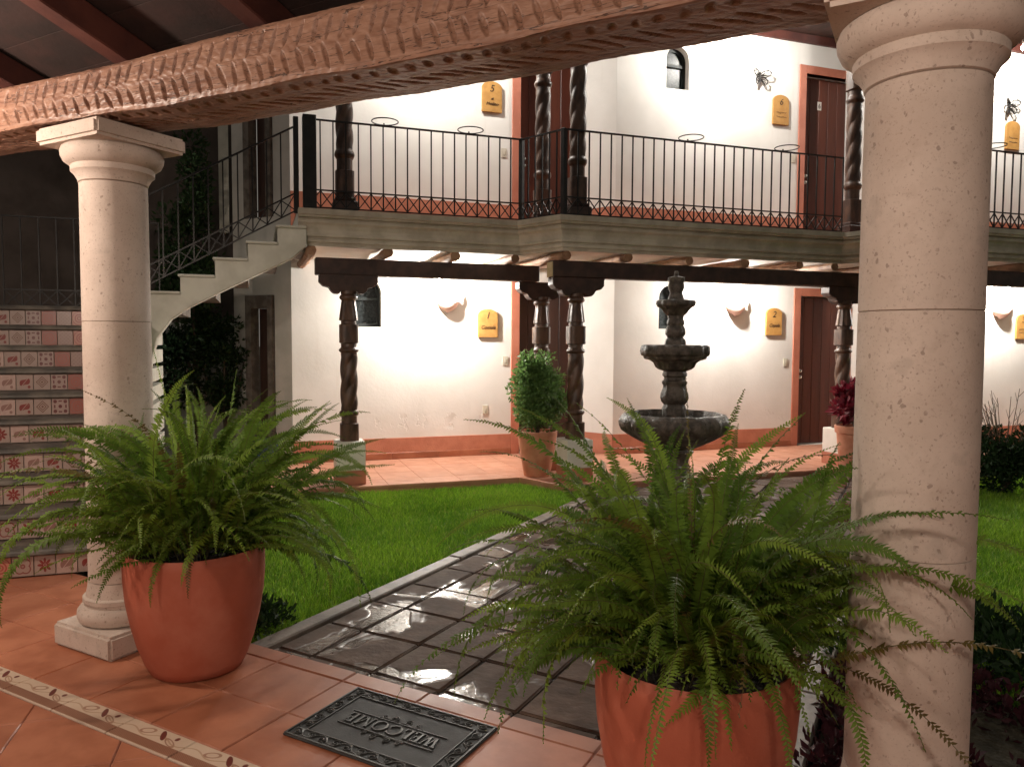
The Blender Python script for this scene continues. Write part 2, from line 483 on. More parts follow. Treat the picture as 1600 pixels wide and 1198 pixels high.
def link(name, me, parent=None, loc=None, rotz=0):
    o = bpy.data.objects.new(name, me); COL.objects.link(o)
    if parent: o.parent = parent
    if loc is not None: o.location = loc
    if rotz: o.rotation_euler = (0, 0, rotz)
    return o
def tag(o, label=None, cat=None, group=None, kind=None):
    if label: o['label'] = label
    if cat: o['category'] = cat
    if group: o['group'] = group
    if kind: o['kind'] = kind
    return o
def thing(name, label, cat, loc=(0, 0, 0), rotz=0.0, group=None):
    o = bpy.data.objects.new(name, None); COL.objects.link(o)
    o.empty_display_size = .1
    o.location = loc; o.rotation_euler = (0, 0, rotz)
    return tag(o, label, cat, group)
def structure(name, mb, mat, label, cat, **k):
    return tag(mb.build(name, mat, **k), label, cat, kind='structure')
def clip_poly(poly, a, b, c):               # keep a*x + b*y <= c
    out = []
    for i in range(len(poly)):
        p, q = poly[i], poly[(i + 1) % len(poly)]
        dp, dq = a * p[0] + b * p[1] - c, a * q[0] + b * q[1] - c
        if dp <= 0: out.append(p)
        if (dp < 0 < dq) or (dq < 0 < dp):
            t = dp / (dp - dq); out.append((p[0] + (q[0] - p[0]) * t, p[1] + (q[1] - p[1]) * t))
    return out
def npmesh(name, v, f, mat, attr=None):
    """fast mesh from numpy arrays; f is (n,3) or (n,4)"""
    me = bpy.data.meshes.new(name)
    n, k = f.shape
    me.vertices.add(len(v)); me.vertices.foreach_set('co', np.ascontiguousarray(v, np.float32).ravel())
    me.loops.add(n * k); me.loops.foreach_set('vertex_index', np.ascontiguousarray(f, np.int32).ravel())
    me.polygons.add(n); me.polygons.foreach_set('loop_start', np.arange(0, n * k, k, dtype=np.int32))
    me.update(calc_edges=True)
    if attr is not None:
        at = me.attributes.new('shade', 'FLOAT', 'POINT'); at.data.foreach_set('value', attr.astype(np.float32))
    me.materials.append(mat)
    return me

# ================================================================== THE SETTING
structure('ground', MB().add([(-150, -150, -.2), (150, -150, -.2), (150, 150, -.2), (-150, 150, -.2)], [(0, 1, 2, 3)]), M['earth'],
          'dark bare earth under and around the courtyard', 'ground')

# ---- portico floor: slab with separate terracotta tiles
EDGE_Y = 2.585
pf = structure('portico_floor', MB().prism([(-9, -2.7), (4, -2.7), (4, EDGE_Y - .012), (-3.75, EDGE_Y - .012), (-3.75, 2.82), (-9, 2.82)], -.19, -.006), M['grout'],
               'terracotta tiled portico floor in the foreground', 'floor')
def tile_obj(parent, name, poly, z0, z1, mat, bev=.004):
    cx = sum(p[0] for p in poly) / len(poly); cy = sum(p[1] for p in poly) / len(poly)
    me = MB().prism([(p[0] - cx, p[1] - cy) for p in poly], z0, z1).mesh(name, mat, bevel=bev)
    return link(name, me, parent, (cx, cy, 0))
def area(p): return abs(sum(p[i][0] * p[(i + 1) % len(p)][1] - p[(i + 1) % len(p)][0] * p[i][1] for i in range(len(p)))) / 2
def rect(x0, x1, y0, y1, g): return [(x0 + g, y0 + g), (x1 - g, y0 + g), (x1 - g, y1 - g), (x0 + g, y1 - g)]
G = .0018
STAIR_U = 5.40
for i in range(-14, 12):                       # square tiles between the vine border and the edge
    x0 = -1.81 + .40 * i
    if x0 < -7 or x0 > 2.6: continue
    rows = [(1.83, 2.157), (2.157, 2.482)]
    if x0 + .4 < -3.7: rows += [(2.482, 2.81)]
    for (y0, y1) in rows:
        p = clip_poly(rect(x0, x0 + .4, y0, y1, G), FI.x, FI.y, STAIR_U - .004)
        if len(p) > 2 and area(p) > .003: tile_obj(pf, 'floor_tile', p, -.02, rnd.uniform(-.0012, .0012), M['terracotta_tile'])
    if x0 > -3.5:
        tile_obj(pf, 'edge_tile', rect(x0, x0 + .4, 2.482, EDGE_Y, G), -.05, rnd.uniform(-.001, .001), M['terracotta_tile'], .006)
for i in range(-10, 10):                       # vine border
    x0 = -3.06 + .36 * i
    if -6.5 < x0 < 2.4: tile_obj(pf, 'border_tile', rect(x0, x0 + .36, 1.70, 1.83, .002), -.02, .0015, M['border'], .003)
for i in range(-12, 12):                       # diagonal field nearer the camera
    for j in range(-12, 12):
        c = (-2.77 + (i - j) * .283, 1.59 + (i + j) * .283)
        if not (-5 < c[0] < 1.6 and -.1 < c[1] < 2.1): continue
        h = .283 - G * 1.4
        p = clip_poly([(c[0] - h, c[1]), (c[0], c[1] - h), (c[0] + h, c[1]), (c[0], c[1] + h)], 0, 1, 1.697)
        if len(p) > 2 and area(p) > .004: tile_obj(pf, 'diagonal_floor_tile', p, -.02, rnd.uniform(-.0012, .0012), M['terracotta_tile'])

# ---- walkway of wet stones
WX = [-2.853, -2.615, -2.235, -1.85, -1.465, -1.08, -.70, -.452]
WY = [2.592, 2.72] + [3.10 + .3845 * i for i in range(20)]
wk = structure('walkway', MB().prism([(-2.97, EDGE_Y), (-.335, EDGE_Y), (-.335, 10.3), (-2.97, 7.5)], -.18, -.078), M['joint'],
               'wet stone walkway leading from the portico to the guest wing', 'path')
for i in range(len(WX) - 1):
    for j in range(len(WY) - 1):
        g = .0062
        p = rect(WX[i] + rnd.uniform(-.004, .004), WX[i + 1] + rnd.uniform(-.004, .004), WY[j], WY[j + 1], g)
        p = clip_poly(p, FI.x, FI.y, 7.17)
        if len(p) < 3 or area(p) < .004: continue
        cx = sum(q[0] for q in p) / len(p); cy = sum(q[1] for q in p) / len(p)
        mb = MB().prism([(q[0] - cx, q[1] - cy) for q in p], -.12, -.06)
        n = len(p)
        for k in range(n, 2 * n):
            v = mb.v[k]; mb.v[k] = (v[0], v[1], v[2] + rnd.uniform(-.0035, .0035))
        if i == 5 and j == 3:               # small drain notch seen in one slab
            pass
        mb.build('paving_stone', M['paving'], wk, bevel=.008, seg=3, loc=(cx, cy, 0), smooth=True, ang=50)
y = EDGE_Y + .005
while y < 9.6:
    l = rnd.uniform(.85, 1.15)
    for (a, b) in ((-2.972, -2.86), (-.445, -.335)):
        p = clip_poly(rect(a, b, y, y + l, .003), FI.x, FI.y, 7.17)
        if len(p) > 2 and area(p) > .004: tile_obj(wk, 'curb_stone', p, -.15, -.045 + rnd.uniform(-.003, .003), M['curb'], .008)
    y += l

# ---- gallery floor of the guest wing (facade coordinates s, u)
GP = [(-.7, 7.78), (2.75, 7.78), (3.05, 7.20), (6.70, 7.20), (7.05, 6.50), (13.5, 6.50), (13.5, 9.45), (-.7, 9.45)]
gf = structure('gallery_floor', MB().prism([tuple(FT(*p)[:2]) for p in GP], -.19, -.004), M['gallery_tile'], 'raised terracotta gallery floor along the guest rooms', 'floor')
TW = .40
for i in range(34):
    for j in range(9):
        s0, u0 = -.7 + TW * i, 6.50 + TW * j
        p = rect(s0, s0 + TW, u0, u0 + TW, .0014)
        p = clip_poly(p, 0, 1, 9.44)
        uf = 7.76 if s0 + TW / 2 < 2.9 else (7.18 if s0 + TW / 2 < 6.87 else 6.48)
        p = clip_poly(p, 0, -1, -uf) if len(p) > 2 else p
        for (a, b) in (((2.75, 7.78), (3.05, 7.20)), ((6.70, 7.20), (7.05, 6.50))):
            if len(p) > 2 and abs(s0 - b[0]) < .7 and u0 < a[1] + .05:
                nx, ny = (b[1] - a[1]), -(b[0] - a[0])
                p = clip_poly(p, nx, ny, nx * a[0] + ny * a[1] + .01)
        if len(p) < 3 or area(p) < .006 or s0 > 12: continue
        w = [tuple(FT(*q)[:2]) for q in p]
        tile_obj(gf, 'gallery_tile', w, -.03, rnd.uniform(-.0008, .0008), M['gallery_tile'], .003)

# ---- lawns: soil sheets and blades of grass
LAWN_L = [(-2.978, 2.60), (-3.76, 2.60), (-3.76, 2.84), (-4.5, 2.84)] + [tuple(FT(*p)[:2]) for p in ((-.92, 5.43), (-.92, 7.74), (2.74, 7.74), (3.03, 7.17))] + [(-2.978, 7.37)]
LAWN_R = [(-.325, 2.62), (5.5, 2.62)] + [tuple(FT(*p)[:2]) for p in ((12.5, 6.45), (7.03, 6.45), (6.68, 7.1))] + [(-.325, 9.9)]
structure('lawn_soil', MB().prism(LAWN_L, -.19, -.105), M['earth'], 'dark soil under the small lawn left of the walkway', 'soil')
structure('lawn_soil', MB().prism(LAWN_R, -.19, -.106), M['earth'], 'dark soil under the lawn right of the walkway', 'soil')
def inside(poly, x, y):
    r = np.zeros(len(x), bool); n = len(poly)
    for i in range(n):
        (x1, y1), (x2, y2) = poly[i], poly[(i + 1) % n]
        c = ((y1 > y) != (y2 > y)) & (x < (x2 - x1) * (y - y1) / (y2 - y1 + 1e-12) + x1)
        r ^= c
    return r
def grass(poly, dens, seed, hmin, hmax, far=None):
    g = np.random.default_rng(seed)
    P = np.array(poly); lo, hi = P.min(0), P.max(0)
    n = int((hi[0] - lo[0]) * (hi[1] - lo[1]) * dens)
    x, y = g.uniform(lo[0], hi[0], n), g.uniform(lo[1], hi[1], n)
    k = inside(poly, x, y)
    if far is not None: k &= far(x, y)
    x, y = x[k], y[k]; n = len(x)
    patch = .5 + .5 * np.sin(x * 3.1 + 1.3 * np.sin(y * 2.3)) * np.sin(y * 2.7 + x)
    h = g.uniform(hmin, hmax, n) * (.8 + .3 * patch); a = g.uniform(0, 2 * np.pi, n); l = g.uniform(.1, .75, n) * h; b = a + g.normal(0, .9, n) + np.pi / 2
    w = g.uniform(.0018, .0040, n)
    cx, cy = np.cos(a) * w, np.sin(a) * w; lx, ly = np.cos(b) * l, np.sin(b) * l
    z0 = -.100
    V = np.stack([np.stack([x - cx, y - cy, np.full(n, z0)], 1), np.stack([x + cx, y + cy, np.full(n, z0)], 1),
                  np.stack([x + lx * .35 + cx * .8, y + ly * .35 + cy * .8, z0 + h * .6], 1), np.stack([x + lx * .35 - cx * .8, y + ly * .35 - cy * .8, z0 + h * .6], 1),
                  np.stack([x + lx, y + ly, z0 + h], 1)], 1).reshape(-1, 3)
    o = (np.arange(n) * 5)[:, None]
    F = np.concatenate([o + np.array([0, 1, 2]), o + np.array([0, 2, 3]), o + np.array([3, 2, 4])], 0)
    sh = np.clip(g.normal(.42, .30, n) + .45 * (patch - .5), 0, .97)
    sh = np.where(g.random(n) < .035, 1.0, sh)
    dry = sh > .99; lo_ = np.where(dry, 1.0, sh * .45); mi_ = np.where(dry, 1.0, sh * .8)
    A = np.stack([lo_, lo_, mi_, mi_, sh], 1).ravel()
    return V, F, A
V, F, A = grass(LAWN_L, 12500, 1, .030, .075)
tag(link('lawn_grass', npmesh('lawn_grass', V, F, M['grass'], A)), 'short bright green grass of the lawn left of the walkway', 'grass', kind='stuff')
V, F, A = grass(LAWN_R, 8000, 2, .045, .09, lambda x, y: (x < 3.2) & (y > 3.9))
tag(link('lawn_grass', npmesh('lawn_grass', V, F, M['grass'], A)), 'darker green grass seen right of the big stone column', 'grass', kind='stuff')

# ================================================================== GUEST WING
GW = thing('guest_wing', 'two storey white guest wing with terracotta trim and stepped rooms', 'building', FT(4.5, 9.2), FROT)
OFF = (-4.5, -9.2, 0)
def gw(mb, name, mat, parent=None, **k):
    o = mb.build(name, mat, parent or GW, **k)
    if parent is None: o.location = OFF
    return o
def arch(s0, s1, z0, z1, n=10):
    r = (s1 - s0) / 2; c = (s0 + s1) / 2; zc = z1 - r * .95
    return [(s0, z0), (s1, z0)] + [(c + r * math.cos(a), zc + r * .95 * math.sin(a)) for a in [math.pi * i / n for i in range(n + 1)]]
def box2(s0, s1, z0, z1): return [(s0, z0), (s1, z0), (s1, z1), (s0, z1)]
def wall(s0, s1, z0, z1, u, holes, depth=.2):
    loops = [box2(s0, s1, z0, z1)] + [list(reversed(h)) for h in holes]
    tri = tessellate_polygon([[Vector((p[0], p[1], 0)) for p in l] for l in loops])
    flat = [p for l in loops for p in l]
    mb = MB().add([(p[0], u, p[1]) for p in flat], tri)
    for l in loops:
        n = len(l)
        mb.add([(p[0], u, p[1]) for p in l] + [(p[0], u + depth, p[1]) for p in l], [(i, (i + 1) % n, n + (i + 1) % n, n + i) for i in range(n)])
    return mb
Z2 = 2.82      # upper floor level
ZT = 5.82      # upper wall top
rooms = []     # (u, s0, s1, door s0,s1, window s0,s1)
ROOMS = [dict(u=9.45, s0=.42, s1=4.20, d=(3.33, 4.10), w=(1.155, 1.50), wz=(1.67, 2.26), w2=(1.20, 1.55), lo='dark'),
         dict(u=9.00, s0=4.50, s1=8.42, d=(7.49, 8.31), w=(5.17, 5.53), wz=(1.68, 2.27), w2=(5.225, 5.575), lo='brown'),
         dict(u=8.25, s0=8.80, s1=13.4, d=(11.9, 12.7), w=(9.0, 9.35), wz=(1.68, 2.27), w2=(9.0, 9.35), lo='brown')]
FRW = .115
def window(r, s0, s1, z0, z1):
    u = r['u']
    wo = gw(MB().prism_y(arch(s0 + .004, s1 - .004, z0 + .004, z1 - .004), u + .165, u + .17), 'window', M['window_frame'])
    inner = arch(s0 + .045, s1 - .045, z0 + .045, z1 - .045)
    outer = arch(s0 + .002, s1 - .002, z0 + .002, z1 - .002)
    mb = MB(); n = len(inner)
    for (y0, y1) in ((u + .10, u + .16),):
        v = [(p[0], y0, p[1]) for p in outer] + [(p[0], y0, p[1]) for p in inner] + [(p[0], y1, p[1]) for p in outer] + [(p[0], y1, p[1]) for p in inner]
        f = []
        for i in range(n):
            k = (i + 1) % n
            f += [(i, k, n + k, n + i), (n + i, n + k, 3 * n + k, 3 * n + i)]
        mb.add(v, f)
    zm = z0 + (z1 - z0) * .60
    mb.box(s0 + .03, s1 - .03, u + .10, u + .15, zm - .02, zm + .02)
    gw(mb, 'window_frame', M['window_frame'], wo)
    gw(MB().prism_y(box2(s0 + .03, s1 - .03, z0 + .03, zm - .02), u + .13, u + .136), 'window_pane', M['glass'], wo)
    gw(MB().prism_y(clip_poly(arch(s0 + .03, s1 - .03, z0 + .03, z1 - .03), 0, -1, -(zm + .02)), u + .13, u + .136), 'window_pane', M['glass'], wo)
def door(r, z0, ztop, dark=False, plate=None):
    u, (a, b) = r['u'], r['d']
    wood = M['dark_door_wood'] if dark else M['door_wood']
    fr = MB()
    fr.box(a - FRW, a, u - .018, u + .10, z0, ztop + FRW); fr.box(b, b + FRW, u - .018, u + .10, z0, ztop + FRW)
    fr.box(a, b, u - .018, u + .10, ztop, ztop + FRW)
    gw(fr, 'door_frame', M['frame_paint'], bevel=.004)
    leaf = gw(MB().box(a + .004, b - .004, u + .135, u + .17, z0 + .01, ztop - .004), 'door', wood)
    n = 5; w = (b - a - .01) / n
    for i in range(n):
        gw(MB().box(a + .005 + i * w + .003, a + .005 + (i + 1) * w - .003, u + .112, u + .133, z0 + .015, ztop - .01), 'plank', wood, leaf, bevel=.004)
    k = MB()
    for dz in (1.0, 1.09):
        k.lathe([(.028, 0), (.028, .008), (.012, .012), (.012, .035), (.026, .04), (.03, .055), (.022, .07), (.006, .075)], 14, (0, 0, 0))
        for i in range(len(k.v) - 14 * 8, len(k.v)):
            x, y, z = k.v[i]; k.v[i] = (a + .075 + x, u + .112 - z, z0 + dz + y)
    gw(k, 'door_handle', M['chrome'], leaf, smooth=True)
    if plate:
        gw(MB().box(a + .30, a + .37, u + .106, u + .1115, z0 + 2.06, z0 + 2.18), 'number_plate', M['white_paint'], leaf)
for ri, r in enumerate(ROOMS):
    u, a, b = r['u'], r['s0'], r['s1']
    d0, d1 = r['d']
    top2 = 5.22 if ri == 0 else 5.33
    holes = [arch(*r['w'], *r['wz']), box2(d0, d1, .001, 2.175), arch(*r['w2'], 4.88, 5.44), box2(d0, d1, Z2 + .001, top2)]
    gw(wall(a, b, 0, ZT, u, holes), 'wall', M['wall'])
    window(r, *r['w'], *r['wz']); window(r, *r['w2'], 4.88, 5.44)
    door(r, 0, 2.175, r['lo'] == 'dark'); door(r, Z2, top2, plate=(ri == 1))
    for z, h in ((0, .27), (Z2, .46)):            # painted dado on both floors
        for (x0, x1) in ((a, d0 - FRW - .001), (d1 + FRW + .001, b)):
            if x1 - x0 > .03:
                gw(MB().box(x0, x1, u - .012, u + .01, z + .001, z + h), 'dado', M['dado'], bevel=.003)
    x = a                                          # skirting tiles at the foot of the ground floor wall
    while x < d0 - FRW - .02:
        x1 = min(x + .60, d0 - FRW - .004)
        gw(MB().box(x + .002, x1 - .002, u - .026, u - .0125, .002, .085), 'skirting_tile', M['terracotta_tile'], bevel=.003)
        x = x1
# slanted returns between the rooms, and the side wall by the stairs
def wall_between(p, q, z0, z1, name='return_wall', mat='wall', th=.03):
    return gw(MB().prism([p, q, (q[0] + .04, q[1] + th), (p[0] + .04, p[1] + th)], z0, z1), name, M[mat])
for p, q in (((4.2, 9.45), (4.5, 9.0)), ((8.42, 9.0), (8.8, 8.25))):
    wall_between(p, q, 0, ZT)
    for z, h in ((0, .27), (Z2, .46)):
        gw(MB().prism([(p[0] - .012, p[1] - .008), (q[0] - .012, q[1] - .008), q, p], z + .001, z + h), 'dado', M['dado'])
XL = Vector((-1, 0, 0)); xs, xu = XL.dot(FD), XL.dot(FI)          # side wall runs along the portico direction
def SW(l, off=0.0):                                                # point on the side wall, l metres left of the corner
    return (.42 + xs * l - off * xu, 9.45 + xu * l + off * xs)
def side_part(l0, l1, z0, z1, o0, o1, name, mat, parent=None):
    return gw(MB().prism([SW(l0, o0), SW(l1, o0), SW(l1, o1), SW(l0, o1)], z0, z1), name, M[mat], parent)
for (l0, l1, z0, z1) in ((0, .28, 0, ZT), (.78, .99, 0, ZT), (.28, .78, 2.05, 3.0), (.28, .78, 5.0, ZT)):
    side_part(l0, l1, z0, z1, -.0, -.2, 'side_wall', 'pale_plaster')
for z0, z1 in ((0, 2.05), (3.0, 5.0)):
    side_part(.30, .38, z0, z1, .03, -.1, 'door_surround', 'dark_stone'); side_part(.66, .76, z0, z1, .03, -.1, 'door_surround', 'dark_stone')
    side_part(.381, .659, z1 - .16, z1, .03, -.1, 'door_surround', 'dark_stone')
    side_part(.381, .659, z0, z1 - .161, -.11, -.14, 'side_door', 'dark_door_wood')
# slab, ceiling, cornice, joists
CP = [(.42, 7.87), (2.78, 7.87), (3.06, 7.33), (6.68, 7.33), (7.02, 6.46), (13.4, 6.46)]
gw(MB().prism([(s, u + .02) for s, u in CP] + [(13.4, 8.23), (8.79, 8.23), (8.41, 8.98), (4.49, 8.98), (4.19, 9.43), (.42, 9.43)], 2.475, 2.79), 'floor_slab', M['white_paint'])
gw(MB().prism([(s, u + .03) for s, u in CP] + [(13.4, 8.23), (8.79, 8.23), (8.41, 8.98), (4.49, 8.98), (4.19, 9.43), (.42, 9.43)], 2.794, Z2), 'upper_floor', M['gallery_tile'])
def sweep(path, prof):
    n = len(path); rings = []
    for i, p in enumerate(path):
        ns = []
        for a, b in ((i - 1, i), (i, i + 1)):
            if a >= 0 and b < n:
                d = Vector((path[b][0] - path[a][0], path[b][1] - path[a][1])).normalized(); ns.append(Vector((d.y, -d.x)))
        m = sum(ns, Vector((0, 0))).normalized(); k = 1 / max(.35, m.dot(ns[0]))
        rings.append([(p[0] + m.x * k * o, p[1] + m.y * k * o, z) for o, z in prof])
    mb = MB(); q = len(prof); v = [x for r_ in rings for x in r_]; f = []
    for i in range(n - 1):
        for j in range(q):
            j2 = (j + 1) % q; f.append((i * q + j, i * q + j2, (i + 1) * q + j2, (i + 1) * q + j))
    f += [tuple(range(q)), tuple(reversed(range((n - 1) * q, n * q)))]
    return mb.add(v, f)
CPROF = [(-.012, 2.45), (.0, 2.45), (.0, 2.485), (.03, 2.487), (.034, 2.515), (.022, 2.522), (.022, 2.535), (.052, 2.54), (.056, 2.56), (.045, 2.575), (.05, 2.61), (.07, 2.65), (.095, 2.672), (.098, 2.70), (.085, 2.706), (.085, 2.716), (.125, 2.72), (.13, 2.74), (.145, 2.745), (.145, 2.80), (-.012, 2.80)]
gw(sweep(CP, CPROF), 'cornice', M['cornice'])
def joist(s, u0, u1):
    mb = MB(); pts = [(s + rnd.uniform(-.008, .008), u0 + (u1 - u0) * i / 6, 2.413 + rnd.uniform(-.006, .006)) for i in range(7)]
    gw(mb.tube(pts, [.052 + rnd.uniform(-.006, .006) for _ in pts], 9), 'joist', M['joist_wood'], smooth=True)
for s in (.55, 1.32, 2.05, 2.72): joist(s, 7.88, 9.44)
for s in (3.12, 3.85, 4.6, 5.35, 6.1, 6.62): joist(s, 7.36, 8.98 if s > 4.5 else 9.40)
for s in (7.15, 7.9, 8.65, 9.4, 10.2, 11.0): joist(s, 6.5, 8.96 if s < 8.4 else 8.23)
# roof over the upper gallery
gw(MB().prism([(.1, 7.3), (2.9, 7.3), (6.6, 6.8), (13.4, 5.9), (13.4, 9.8), (.1, 9.8)], 5.86, 5.98), 'upper_ceiling', M['beam_wood'])
for r in ROOMS: gw(MB().box(r['s0'], r['s1'], r['u'] - .05, r['u'] - .004, 5.74, 5.855), 'wall_plate', M['rafter_wood'])

# ---- carved posts
def shaft_mesh(h, name):
    prof = []
    def seg(a, b, f, n):
        for i in range(n + 1): prof.append((f(i / n), (a + (b - a) * i / n) * h))
    S = lambda x: ('sq', x)
    data = []
    def put_(z0, z1, r0, r1, kind, n=2):
        for i in range(n + 1): data.append((z0 + (z1 - z0) * i / n, r0 + (r1 - r0) * i / n, kind))
    put_(0, .115, .083, .083, 'sq'); put_(.118, .12, .070, .070, 'c', 1)
    put_(.125, .165, .070, .070, 'c')
    for i in range(7): data.append((.165 + .04 * i / 6, .072 + .018 * math.sin(math.pi * i / 6), 'c'))
    put_(.21, .585, .073, .073, 'tw', 60)
    for i in range(7): data.append((.588 + .035 * i / 6, .072 + .018 * math.sin(math.pi * i / 6), 'c'))
    put_(.63, .65, .07, .07, 'c', 1); put_(.655, .775, .083, .083, 'sq', 3); put_(.78, .80, .068, .068, 'c', 1)
    put_(.805, .93, .082, .060, 'fl', 5)
    for i in range(7): data.append((.935 + .04 * i / 6, .062 + .02 * math.sin(math.pi * i / 6), 'c'))
    put_(.978, 1.0, .07, .07, 'c', 1)
    n = 36; v, f = [], []
    for (z, r, k) in data:
        for i in range(n):
            a = 2 * math.pi * i / n
            if k == 'sq': q = r * min(1.16, 1 / max(abs(math.cos(a)), abs(math.sin(a))) ** .8)
            elif k == 'tw':
                e = min(1, min(z - .21, .585 - z) / .03)
                q = r * (1 + .19 * e * (abs(math.sin(1.5 * (a - z * h * 8.2))) - .55))
            elif k == 'fl': q = r * (1 + .06 * math.cos(10 * a))
            else: q = r
            v.append((q * math.cos(a), q * math.sin(a), z * h))
    for j in range(len(data) - 1):
        for i in range(n): f.append((j * n + i, j * n + (i + 1) % n, (j + 1) * n + (i + 1) % n, (j + 1) * n + i))
    return MB().add(v, f).mesh(name, M['carved_wood'], smooth=True, ang=40)
SH_LO, SH_UP = shaft_mesh(1.57, 'shaft'), shaft_mesh(2.45, 'shaft')
BR = [(-.30, .15), (-.30, .07), (-.26, .03), (-.20, .015), (-.18, -.02), (-.15, -.045), (-.10, -.05), (-.085, -.02), (.085, -.02), (.10, -.05), (.15, -.045), (.18, -.02), (.20, .015), (.26, .03), (.30, .07), (.30, .15)]
PLB, PLT = MB().box(-.153, .153, -.153, .153, 0, .145).mesh('plinth_foot', M['dado'], bevel=.006), MB().box(-.15, .15, -.15, .15, .146, .448).mesh('plinth', M['white_paint'], bevel=.008)
BRK = MB().prism_y(BR, -.075, .075).mesh('bracket', M['beam_wood'], bevel=.006)
BASEB = MB().box(-.125, .125, -.115, .115, 0, .11).box(-.105, .105, -.10, .10, .11, .15).mesh('carved_foot', M['beam_wood'], bevel=.01)
def post_low(s, u, label):
    t = thing('carved_post', label, 'post', FT(s, u), FROT, 'carved gallery posts')
    link('plinth_foot', PLB, t); link('plinth', PLT, t); link('shaft', SH_LO, t, (0, 0, .448)).scale = (1.15, 1.15, 1); link('bracket', BRK, t, (0, 0, 2.031))
def post_up(s, u, label):
    t = thing('carved_post', label, 'post', FT(s, u, Z2), FROT, 'carved gallery posts')
    link('carved_foot', BASEB, t); link('shaft', SH_UP, t, (0, 0, .14)).scale = (1.15, 1.15, 1); link('bracket', BRK, t, (0, 0, 2.65))
post_low(.93, 8.02, 'dark twisted wooden post on white plinth at the left of the ground floor')
post_low(3.17, 8.22, 'dark twisted wooden post rising behind the clipped round bush')
post_low(3.28, 7.47, 'dark twisted wooden post on white plinth just right of the clipped bush')
post_low(6.88, 7.47, 'twisted wooden post on white plinth behind the burgundy plant')
post_up(.90, 8.02, 'dark twisted post of the upper gallery next to the top of the stairs')
post_up(3.17, 8.22, 'upper twisted post set back behind the short corner railing')
post_up(3.28, 7.47, 'dark twisted post standing right at the corner of the upper gallery railing')
post_up(6.95, 7.47, 'twisted upper post beside the brown door with number plate')
# ---- beams on the posts
def gbeam(s0, s1, u, label):
    t = thing('gallery_beam', label, 'beam', FT(s0, u, 2.182), FROT, 'ground floor gallery beams')
    mb = MB().box(0, s1 - s0, -.075, .075, .0, .176)
    mb.build('beam_timber', M['beam_wood'], t, bevel=.01)
    return t
gbeam(.60, 3.08, 8.12, 'dark wooden beam over the first room left of the balcony corner')
b2 = gbeam(2.98, 7.1, 7.47, 'long dark wooden beam behind the top of the fountain')
MB().box(-.012, -.001, -.073, .073, .004, .158).build('end_grain', M['pink_wood'], b2)
gbeam(6.75, 13.3, 6.62, 'dark wooden beam right of the big stone column')

# ---- iron railings
def railing(label, A, B, n, rings=(), newelA=None, newelB=None, z=Z2 - .01, zA=None, zB=None, h=.90, cat='railing', slope=0.0):
    (s0, u0), (s1, u1) = A, B
    L = math.hypot(s1 - s0, u1 - u0); ang = math.atan2(u1 - u0, s1 - s0)
    t = thing('iron_railing', label, cat, FT(s0, u0, z), FROT + ang, 'wrought iron railings')
    zz = lambda x: slope * x
    for nm, q, w in (('top_rail', h, .022), ('lattice_rail', .205, .014), ('bottom_rail', .03, .014)):
        MB().bar((0, 0, q + zz(0)), (L, 0, q + zz(L)), w, .014 if nm != 'top_rail' else .016).build(nm, M['iron'], t)
    step = L / n
    bm_ = MB().box(-.0065, .0065, -.0065, .0065, .03, h - .008).mesh('baluster', M['iron'])
    cr = MB().bar((0, -.004, .037 + 0), (step, -.004, .20 + slope * step), .01, .01, (0, 1, 0)).bar((0, .004, .20), (step, .004, .037 + slope * step), .01, .01, (0, 1, 0)).mesh('lattice_cross', M['iron'])
    for i in range(n + 1):
        link('baluster', bm_, t, (i * step, 0, zz(i * step)))
        if i < n: link('lattice_cross', cr, t, (i * step, 0, zz(i * step)))
    for x in rings:
        pts = [(x + .135 * math.cos(a), -.06 + .135 * math.sin(a), h + .03) for a in [2 * math.pi * i / 28 for i in range(28)]]
        MB().tube(pts, .006, 6, True).bar((x, 0, h), (x, .01, h + .03), .012).build('pot_ring', M['iron'], t, smooth=True)
    for x, w, hh in (newelA or [], newelB or []) if False else [q for q in (newelA, newelB) if q]:
        MB().box(x - w / 2, x + w / 2, -w / 2, w / 2, slope * x, hh + slope * x).build('newel', M['iron'], t, bevel=.004)
    return t
railing('black balcony railing of the first room, between stair head and balcony corner', (.52, 7.90), (2.80, 7.90), 18, (.77, 1.68), (0.02, .13, .93))
railing('short black railing turning the balcony corner', (2.80, 7.90), (3.08, 7.36), 6, (), (0.0, .05, .91), (.605, .05, .91))
railing('long black balcony railing in front of the upper brown door', (3.11, 7.36), (6.70, 7.36), 28, (1.45, 2.72))
railing('black balcony railing seen right of the big stone column', (7.05, 6.49), (12.5, 6.49), 42, (.9, 1.9))

